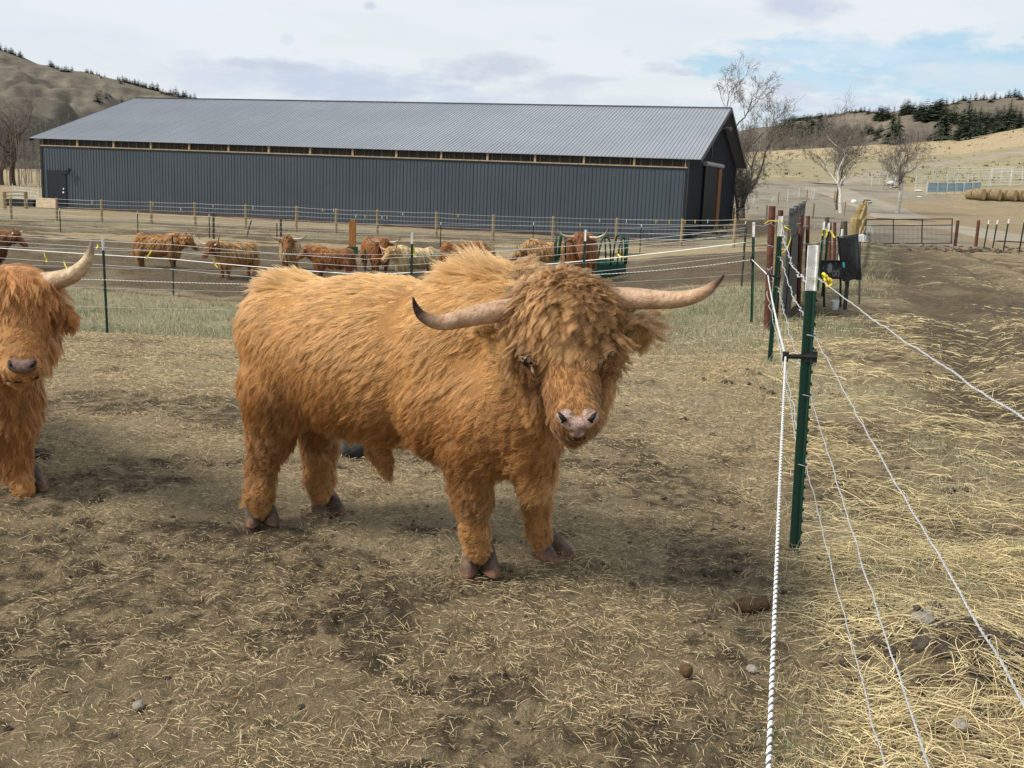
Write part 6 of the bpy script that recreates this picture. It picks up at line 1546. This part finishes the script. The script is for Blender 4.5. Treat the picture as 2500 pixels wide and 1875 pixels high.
def mark(cu, cv, ru, rv, ring=0.0, rot=0.):
    mb = MB(); th = np.linspace(0, 2 * math.pi, 19)[:-1]; g = np.random.default_rng(int(cu * 7)); O = []; I = []
    for t in th:
        k_ = 1 + g.normal(0, .07); uu = math.cos(t) * ru * k_; vv = math.sin(t) * rv * k_
        O.append(b(cu + uu * math.cos(rot) - vv * math.sin(rot), cv + uu * math.sin(rot) + vv * math.cos(rot), y_ - .008))
        uu *= ring; vv *= ring; I.append(b(cu + uu * math.cos(rot) - vv * math.sin(rot), cv + uu * math.sin(rot) + vv * math.cos(rot), y_ - .008))
    n_ = 18
    if ring: V = np.array(O + I); Fc = [(i, (i + 1) % n_, n_ + (i + 1) % n_, n_ + i) for i in range(n_)]
    else: V = np.array(O); Fc = [tuple(range(n_))]
    m2 = len(V); V = np.concatenate([V, V + [0, .006, 0]]); Fc = Fc + [tuple(k + m2 for k in f[::-1]) for f in Fc]
    mb.add(V, Fc); mb.build('chalk_mark', M['chalk'], bd)
mark(2026.5, 655, 6, 13, rot=.08); mark(2036, 667.5, 4.2, 8.0, .6); mark(2045.5, 667.5, 4.5, 8.0, .6); mark(2010, 655, 2, 1.6); mark(2051, 656.5, 2, 1.5); mark(2041, 642, 3, 1.6, rot=-.4)
mb = MB(); mb.tube([onground(2012, 16.45), b(2012, 640, 16.45)], .018, 6); mb.tube([onground(2052, 16.45), b(2052, 640, 16.45)], .018, 6); mb.build('leg', M['dark_post'], bd)
# bucket under it
p = onground(2037, 16.1); bk = thing('bucket', p, 'small white bucket below the grey board', 'bucket'); mb = MB(); mb.tube([p, p + [0, 0, .13], p + [0, 0, .132]], [.05, .065, .07], 14); mb.build('pail', M['white_plastic'], bk)
mb = MB(); th = np.linspace(0, math.pi, 10); mb.tube([p + [.065 * math.cos(t), 0, .13 + .03 * math.sin(t)] for t in th], .004, 5); mb.build('handle', M['galv'], bk)
# black tarp folded over a post
y_ = 16.0; tp = onground(2078, y_); ta = thing('tarp', tp, 'black tarp folded over a post beside the grey board', 'tarp'); nu, nv = 17, 22; V = []
g = np.random.default_rng(3)
for sgn in (0, 1):
    for j in range(nv):
        f = j / (nv - 1)
        for i in range(nu):
            s = i / (nu - 1); L0 = np.array([2047 + (2059.5 - 2047) * f ** .8, 578 + (687 - 578) * f]); R0 = np.array([2096.6 + (2102 - 2096.6) * f, 570.4 + (681 - 570.4) * f])
            q = L0 + (R0 - L0) * s; fold = (math.sin(s * 11 + f * 2.2) * .018 + math.sin(s * 5 - f * 4) * .022) * (.3 + f); q[1] += 2.0 * math.sin(s * 9) * f
            V.append(b(q[0], q[1], y_) + [0, -.05 * math.sin(math.pi * s) - fold + (.09 + .03 * f) * sgn, 0])
V = np.array(V); h_ = nu * nv; Fc = [(j * nu + i, j * nu + i + 1, (j + 1) * nu + i + 1, (j + 1) * nu + i) for j in range(nv - 1) for i in range(nu - 1)]
Fc2 = [tuple(k + h_ for k in f[::-1]) for f in Fc]; ed = [(i, i + 1, i + 1 + h_, i + h_)[::-1] for i in range(nu - 1)] + [(j * nu, (j + 1) * nu, (j + 1) * nu + h_, j * nu + h_)[::-1] for j in range(nv - 1)] + [(j * nu + nu - 1, (j + 1) * nu + nu - 1, (j + 1) * nu + nu - 1 + h_, j * nu + nu - 1 + h_) for j in range(nv - 1)]
mesh_obj('cloth', V, Fc + Fc2 + ed, M['tarp'], ta, smooth=True)
mb = MB(); q = b(2080, 576, y_ + .05); mb.tube([[q[0], q[1], tp[2] - .1], q - [0, 0, .02]], .03, 8); mb.build('post', M['dark_post'], ta)
mb = MB(); slab(mb, [b(2057.5, 641, 15.9), b(2062, 641, 15.9), b(2062.5, 653, 15.9), b(2059, 653, 15.9)], .02); o = mb.build('plastic_tag', M['teal'], None); tag(o, 'small turquoise tag between the grey board and the black tarp', 'tag')
# white box on its post
y_ = 16.8; p = onground(2099, y_); wb = thing('energizer_box', p, 'white plastic box on a thin post right of the black tarp', 'box')
mb = MB(); slab(mb, [b(2097.5, 574.5, y_), b(2113, 573.5, y_), b(2112.5, 590, y_), b(2097.5, 589.5, y_)], .12); mb.build('case', M['white_plastic'], wb); mb = MB(); slab(mb, [b(2109, 572.5, y_ - .03), b(2115.5, 575, y_ - .01), b(2115, 590.5, y_ - .01), b(2108.5, 591, y_ - .03)], .15); mb.build('lid', M['white_plastic'], wb)
mb = MB(); mb.tube([p - [0, 0, .1], b(2100, 588, y_ + .04)], .016, 6); mb.build('stand', M['grey_steel'], wb)

# field gate across the lane
y_ = 57.5; g0, g1 = onground(2112, y_), onground(2325, y_ + 1.2); fg = thing('field_gate', g0, 'wide brown steel mesh gate closing the muddy lane', 'gate')
def gz_(u, v): 
    t = (u - 2112) / 213.; return b(u, v, y_ + 1.2 * t)
for (v0, v1, w_) in ((536, 534.5, .055), (551, 549.5, .045), (594.5, 594, .055)):
    mb = MB(); mb.beam(gz_(2112, v0), gz_(2325, v1), w_, w_); mb.build('rail', M['ruststeel'], fg)
for u in (2113, 2181, 2252, 2325): mb = MB(); mb.beam(gz_(u, 536 if u < 2320 else 533), gz_(u - (0 if u < 2200 else 2), 595), .05, .05); mb.build('upright', M['ruststeel'], fg)
mb = MB()
for u in np.arange(2116, 2323, 3.1): mb.beam(gz_(u, 550.5), gz_(u, 594), .010, .010)
for v in (561, 572, 583): mb.beam(gz_(2113, v), gz_(2325, v), .008, .008)
mb.build('wire_mesh', M['ruststeel'], fg)
mb = MB(); 
for du in (0, 5, 10): mb.beam(gz_(2116 + du * .9, 551) - [0, .06, 0], gz_(2113 + du * 1.5, 568) - [0, .06, 0], .05, .03)
mb.build('white_strap', M['white_plastic'], fg)
for u, vt, lab in ((2107, 535, 'dark steel gate post at the left end of the lane gate'), (2331.5, 538, 'rusty gate post at the right end of the lane gate'), (2382, 538, 'rusty pipe post standing alone right of the lane gate')):
    p = onground(u, y_ + (0 if u < 2200 else 1.3)); o = round_post(None, p, hpx(p, vt), .085, M['rust' if u > 2200 else 'ruststeel'], n=10, name='pipe_post'); tag(o, lab, 'post')
fe = thing('wire_fence', onground(2402, 58), 'row of dark T-posts with white tips right of the lane gate', 'fence')
pe = []
for (u, vt, y) in ((2402, 537, 58.5), (2423, 537, 57), (2449, 534, 53.5), (2487, 529, 51), (2550, 524, 48)):
    p = onground(u, y); h = min(hpx(p, vt), 1.7); pe.append((p, h)); tpost(fe, p, p + [.08, 0, h], .22, 1.8, studs=False, mat=M['dark_post'], yaw=.3)
for f in (.85, .5, .2): wire(fe, [p + [.05, -.03, h * f] for p, h in pe], .006, M['galv'], steps=2)

# ------------------------------------------------------------------ herd-field things: feeder, pillar
p = onground(1440, 31.5); fdr = thing('hay_feeder', p, 'green ring hay feeder with tall hoops behind the tallest dark cow', 'feeder'); R_ = 1.05
mb = MB(); th = np.linspace(0, 2 * math.pi, 37)
V = []; 
for t in th[:-1]:
    for (r_, z) in ((R_, .0), (R_, .52), (R_ - .03, .52), (R_ - .03, 0)): V.append(p + [r_ * math.cos(t), r_ * math.sin(t), z])
mb.add(V, [(i * 4 + k, ((i + 1) % 36) * 4 + k, ((i + 1) % 36) * 4 + (k + 1) % 4, i * 4 + (k + 1) % 4) for i in range(36) for k in range(4)]); mb.build('skirt', M['green_plastic'], fdr, smooth=False)
for i in range(10):
    t0 = i / 10 * 2 * math.pi; mb = MB(); pts = []
    for s in np.linspace(0, 1, 11):
        t = t0 + (s - .5) * .40; z = .50 + (1 - (2 * s - 1) ** 4) * .78; pts.append(p + [R_ * math.cos(t), R_ * math.sin(t), z])
    mb.tube(pts, .028, 6); mb.build('hoop', M['green_plastic'], fdr, smooth=True)
p = onground(860, 41); bl = thing('salt_block_stand', p, 'orange stained square wood pillar on a green base among the herd', 'pillar')
ph = hpx(p, 540); s_ = 41 / F * 7.5
mb = MB(); mb.box(p + [0, 0, .35 * .5 + .05], (s_ * 3.2, s_ * 3.2, .30)); mb.build('base', M['green_plastic'], bl); mb = MB(); mb.box(p + [0, 0, .36 + (ph - .36) / 2], (s_ * 2, s_ * 2, ph - .36)); mb.build('pillar', M['orangewood'], bl); mb = MB(); mb.box(p + [.02, 0, ph + .031], (s_ * 1.3, s_ * 1.3, .06)); mb.build('cap', M['orangewood'], bl)

# ------------------------------------------------------------------ corral on the hillside
ORD = ['leftmost', 'second', 'third', 'fourth', 'fifth', 'sixth', 'seventh', 'eighth', 'ninth', 'tenth']
def panel_run(label, pts, hgt, rails, mat, r=.022, step=3.2, group=None, name='corral_fence'):
    """pts: (u, vbase) polyline; every panel of the run is a thing of its own"""
    P_ = [G(u, v) for u, v in pts]; k = 0
    for p, q in zip(P_[:-1], P_[1:]):
        n = max(1, int(round(np.linalg.norm(q - p) / step)))
        for i in range(n):
            A_ = p + (q - p) * (i / n); B_ = p + (q - p) * ((i + .97) / n); A_[2] = gzf(A_[0], A_[1]); B_[2] = gzf(B_[0], B_[1])
            t = thing(name, A_, ORD[k] + ' ' + label, 'fence', group); k += 1
            for E__ in (A_, B_): mb = MB(); mb.tube([E__, E__ + [0, 0, hgt]], r * 1.5, 5); mb.build('upright', mat, t)
            mb = MB(); M_ = (A_ + B_) / 2; mb.tube([M_ + [0, 0, .2], M_ + [0, 0, hgt]], r, 4)
            mb.build('upright', mat, t)
            for j in range(rails): z = .25 + (hgt - .28) * j / (rails - 1); mb = MB(); mb.tube([A_ + [0, 0, z], B_ + [0, 0, z]], r, 4); mb.build('rail', mat, t)
panel_run('white pipe corral section of the low run left of the crooked tree', [(2127, 455), (2165, 452), (2205, 460)], 1.6, 5, M['pale_steel'], group='low corral run left of the crooked tree')
panel_run('white pipe corral section between the crooked tree and the blue pens', [(2235, 462), (2262, 462)], 1.6, 5, M['pale_steel'], group='corral run by the blue pens')
panel_run('white pipe corral section of the rear run across the slope', [(2235, 446), (2330, 442), (2420, 441), (2520, 441)], 1.9, 6, M['pale_steel'], group='rear corral run')
panel_run('white pipe corral section of the front run behind the hay bales', [(2310, 458), (2415, 456), (2520, 455)], 1.9, 5, M['pale_steel'], group='front corral run')
pa = G(2418, 455); pb_ = G(2465, 455); ar = thing('corral_arch', pa, 'tall white arched gateway rising above the corral rails', 'gateway'); mb = MB(); ha = hpx(pa, 411)
for q in (pa, pb_): mb = MB(); mb.tube([q, q + [0, 0, ha]], .05, 6); mb.build('upright', M['pale_steel'], ar)
mb = MB(); mb.tube([pa + [0, 0, ha - .03], pb_ + [0, 0, ha - .03]], .05, 6); mb.build('crossbar', M['pale_steel'], ar)
mb = MB(); mb.tube([pa + [0, 0, ha - .35], pb_ + [0, 0, ha - .35]], .035, 6); mb.build('crossbar', M['pale_steel'], ar)
def blue_pen(u0, u1, vb, hh, label, braces):
    A_ = G(u0, vb); B_ = G(u1, vb - 1); B_ = onground(u1, A_[1] + 1.0); t = thing('cattle_chute', A_, label, 'pen')
    mb = MB(); V = [A_ + [0, 0, .35], B_ + [0, 0, .35], B_ + [0, 0, hh], A_ + [0, 0, hh]]; V = V + [v + np.array([0, .03, 0]) for v in V]
    mb.add(V, [(0, 1, 2, 3), (7, 6, 5, 4), (0, 4, 5, 1), (1, 5, 6, 2), (2, 6, 7, 3), (3, 7, 4, 0)]); mb.build('sheet', M['blue_steel'], t)
    for f in (0, .5, 1): q = A_ + (B_ - A_) * f - [0, .06, 0]; mb = MB(); mb.beam(q, q + [0, 0, hh + .1], .10, .10); mb.build('upright', M['blue_frame'], t)
    for z in (.35, (hh + .35) / 2, hh): mb = MB(); mb.beam(A_ + [0, -.05, z], B_ + [0, -.05, z], .06, .07); mb.build('rail', M['blue_frame'], t)
    return t
blue_pen(2262, 2309, 476, 1.45, 'pale blue sheeted cattle chute gate at the left end of the pens', 1)
blue_pen(2310, 2350, 475, 1.35, 'pale blue sheeted pen wall next to the chute gate', 0)
blue_pen(2351, 2392, 474, 1.35, 'pale blue sheeted pen wall running behind the first hay bales', 0)
# round bales
g = np.random.default_rng(12)
def bale(p, yaw, label, r=.64, L_=1.2):
    t = thing('hay_bale', p, label, 'hay bale', 'round bales in a row by the corral', 0); mb = MB(); n = 26; V = []; ax = np.array([math.cos(yaw), math.sin(yaw), 0]); ay = np.array([-math.sin(yaw), math.cos(yaw), 0])
    prof = [(-.5, .05), (-.5, .55), (-.5, .9), (-.46, .985), (-.3, 1.0), (0, 1.01), (.3, 1.0), (.46, .985), (.5, .9), (.5, .55), (.5, .05)]
    for (l, rr) in prof:
        for k in range(n):
            th = k / n * 2 * math.pi; q = r * rr * (1 + g.normal(0, .018)); z = r * .97 + q * math.sin(th); z = max(z, .0)
            V.append(np.asarray(p) + ax * l * L_ + ay * q * math.cos(th) + [0, 0, z])
    Fc = [(i * n + j, i * n + (j + 1) % n, (i + 1) * n + (j + 1) % n, (i + 1) * n + j) for i in range(len(prof) - 1) for j in range(n)] + [tuple(range(n))[::-1], tuple((len(prof) - 1) * n + j for j in range(n))]
    mb.add(V, Fc); mb.build('straw_roll', M['hay'], t, smooth=True)
    for sg in (-1, 1):
        mb = MB(); c0 = np.asarray(p) + ax * sg * L_ * .505 + [0, 0, r * .97]; mb.add([c0] + [c0 + ay * r * .90 * math.cos(k / n * 6.2832) + [0, 0, r * .90 * math.sin(k / n * 6.2832)] for k in range(n)] + [c0 - ax * sg * .03], [(0, 1 + k, 1 + (k + 1) % n) for k in range(n)] + [(n + 1, 1 + (k + 1) % n, 1 + k) for k in range(n)]); mb.build('cut_end', M['cut_hay'], t)
    mb = MB()
    for l in (-.28, 0, .28): th = np.linspace(0, 2 * math.pi, 21); mb.tube([np.asarray(p) + ax * l * L_ + ay * r * 1.012 * math.cos(q) + [0, 0, max(r * .97 + r * 1.012 * math.sin(q), .01)] for q in th], .012, 4, cap=False)
    mb.build('net_wrap', M['tan_wood'], t)
names = ['leftmost round hay bale, smaller than its neighbours', 'second round bale from the left end of the row', 'third round bale from the left end of the row', 'fourth round bale from the left end of the row', 'fifth round bale from the left end of the row', 'sixth round bale from the left end of the row', 'seventh round bale, next to the right picture edge', 'round bale cut by the right picture edge']
y0_ = G(2372, 488)[1]
for i in range(8):
    u = 2370 + (0, 19, 39, 57, 78, 97, 116, 136)[i]; p = onground(u, y0_ + (.5, -.2, .35, -.1, .45, .0, .3, -.1)[i]); bale(p, (-1.25, -.85, -1.05, -.75, -1.0, -.85, -1.1, -.9)[i], names[i], r=(.58, .68, .63, .68, .62, .66, .64, .68)[i], L_=(1.0, 1.2, 1.1, 1.25, 1.1, 1.2, 1.2, 1.2)[i])
# white and dark odds and ends
def lump(u, v, y, size, mat, label, cat, name, n=3, seed=0):
    p = G(u, v) if y is None else onground(u, y); g = np.random.default_rng(seed); P_ = []
    for i in range(n): P_.append(('e', p + [g.uniform(-.35, .35) * size[0], g.uniform(-.1, .1), size[2] * .35], (size[0] * g.uniform(.3, .45), size[1] * .4, size[2] * g.uniform(.35, .5)), g.uniform(-.4, .4), 0))
    V, Q = implicit(P_, min(size) / 9, min(size) * .12); o = mesh_obj(name, V, Q, mat, None, True, loc=p); return tag(o, label, cat)
lump(2175, 452, None, (1.5, .8, .7), M['white_plastic'], 'white sheeting heaped inside the low corral run', 'sheeting', 'plastic_sheeting', 4, 1)
lump(2243, 468, None, (1.0, .4, .3), M['white_plastic'], 'flat white trough lying in front of the blue pens', 'trough', 'trough', 3, 2)
lump(2247, 482, None, (.6, .3, .15), M['white_plastic'], 'small white scrap below the white trough', 'scrap', 'scrap', 2, 3)
lump(2083, 497, None, (.55, .5, .5), M['white_plastic'], 'round white tub by the rail fence', 'tub', 'tub', 3, 4)
p = G(2116, 503); kb = thing('kennel', p, 'small black kennel with a white front edge beside the lane', 'kennel'); mb = MB(); mb.box(p + [0, 0, .28], (.62, .6, .5)); mb.build('body', M['white_plastic'], kb)
mb = MB(); V = [p + np.array(q) for q in ((-.42, -.40, .30), (.42, -.40, .30), (.42, .4, .30), (-.42, .4, .30), (-.30, 0, .66), (.34, 0, .66))]; mb.add(V, [(0, 1, 5, 4), (2, 3, 4, 5), (0, 4, 3), (1, 2, 5), (0, 3, 2, 1)]); mb.build('roof', M['black_plastic'], kb)
# left of the barn: pen gate, white netting
lg = thing('pen_gate', G(38, 508), 'thin dark pen gate between two stout posts left of the barn', 'gate')
q0, q1 = G(12, 511), G(64, 509)
for q in (q0, q1): round_post(lg, q, hpx(q, 468), .13, M['wood_post'], n=8)
for f in (.95, .74, .5, .28): mb = MB(); mb.tube([q0 + [.1, -.1, f * 1.15], q1 + [-.1, -.1, f * 1.15]], .02, 5); mb.build('rail', M['dark_post'], lg)
nt_ = thing('net_fence', G(60, 492), 'white netting fence in the dry grass left of the barn', 'fence'); q0, q1 = G(34, 492), G(96, 500)
for f in (0, .3, .62, 1): q = q0 + (q1 - q0) * f; mb = MB(); mb.tube([q, q + [random.uniform(-.1, .1), 0, 1.35]], .03, 5); mb.build('post', M['white_paint'], nt_)
mb = MB()
for f in np.linspace(0, 1, 34): q = q0 + (q1 - q0) * f; mb.tube([q + [0, 0, .1], q + [.05, 0, 1.15 - .25 * math.sin(f * 9) ** 2]], .011, 3)
for z in (.3, .6, .9, 1.1): mb.tube([q0 + [0, 0, z], q1 + [0, 0, z]], .010, 3)
mb.build('net', M['white_paint'], nt_)

# ------------------------------------------------------------------ stones, dung, clods
def rock(u, v, r, label, mat='stone', cat='stone', name='stone', flat=.6, seed=0, sink=.25):
    g = np.random.default_rng(seed + 50); p = g2(u, v); V, Q = implicit([('e', p + [0, 0, r * flat * (1 - sink)], (r, r * g.uniform(.75, 1), r * flat), g.uniform(0, 3), 0), ('e', p + np.array([g.uniform(-.4, .4) * r, g.uniform(-.3, .3) * r, r * flat * (1.1 - sink)]), (r * .7, r * .6, r * flat * .8), g.uniform(0, 3), 0)], r / 7, r * .25)
    nn = (fbm3(V * 1.0, 2.2 / r * .6, seed, 3) - .5); N_ = vnormals(V, Q); V = V + N_ * (nn * r * .55)[:, None]; o = mesh_obj(name, V, Q, M[mat], None, True, loc=p); return tag(o, label, cat)
rock(1985, 1403, .045, 'large pale stone on the dug soil beside the fence', seed=1)
rock(300, 1537, .020, 'grey pebble at the lower left of the pen', seed=2)
rock(1623, 1467, .024, 'pale flat stone left of the near rope', seed=3)
rock(1480, 1486, .026, 'round brown dung ball at the bottom centre right', 'dung', 'dung', 'dung_ball', .9, seed=4, sink=.1)
rock(1612, 1322, .055, 'orange brown dung pat left of the near rope', 'dung', 'dung', 'dung_pat', .45, seed=5)
rock(1640, 1318, .040, 'smaller dung lump touching the dung pat', 'dung', 'dung', 'dung_pat', .5, seed=6)
rock(752, 985, .13, 'blackish clod seen under the belly of the bull', 'black_clod', 'clod', 'soil_clod', .42, seed=7)
rock(1376, 742, .085, 'dark manure lump right of the ear of the bull', 'clod', 'clod', 'soil_clod', .7, seed=8)
rock(1402, 745, .05, 'smaller lump beside the dark manure lump', 'clod', 'clod', 'soil_clod', .5, seed=9)
rock(90, 1003, .06, 'dark clod beside the foreleg of the left cow', 'clod', 'clod', 'soil_clod', .5, seed=10)
rock(2072, 1795 / K * 1.0, .03, 'grey stone in the straw at the lower right', seed=11)
rock(1995, 1382 / 1.0, .03, 'tan stone just above the large pale one', seed=12)
rock(1893, 1600 / 1.0, .022, 'small brown stone low beside the second wire', seed=13)
g = np.random.default_rng(77); mb = MB()
def small_clods(n, cx, cy, sx, sy, rmin, rmax):
    for i in range(n):
        x = g.normal(cx, sx); y = g.normal(cy, sy); r = g.uniform(rmin, rmax) * (1 if g.random() < .8 else 1.7); z = gzf(x, y); V = []
        for (zz, rr) in ((-.3, .7), (.15, 1.0), (.6, .7), (.85, .25)):
            for k in range(6): th = k / 6 * 6.283 + zz; q = r * rr * g.uniform(.75, 1.25); V.append([x + q * math.cos(th), y + q * math.sin(th), z + r * zz * g.uniform(.6, 1.0)])
        mb.add(V, [(i_ * 6 + k, i_ * 6 + (k + 1) % 6, (i_ + 1) * 6 + (k + 1) % 6, (i_ + 1) * 6 + k) for i_ in range(3) for k in range(6)] + [tuple(18 + k for k in range(6))])
small_clods(190, 1.62, 3.62, .24, .26, .008, .028); small_clods(60, 1.95, 3.2, .3, .3, .008, .022); small_clods(22, 2.2, 9.3, .45, .35, .012, .035); small_clods(500, -.3, 4.2, 1.9, 1.6, .004, .013); small_clods(90, 3.6, 7.5, 1.2, 2.5, .008, .03)
small_clods(60, 22, 54, 3.5, 2.5, .03, .11); small_clods(30, 21.2, 50.5, .9, .5, .05, .14)
o = mb.build('dirt_clods', M['clod'], None); o['kind'] = 'stuff'
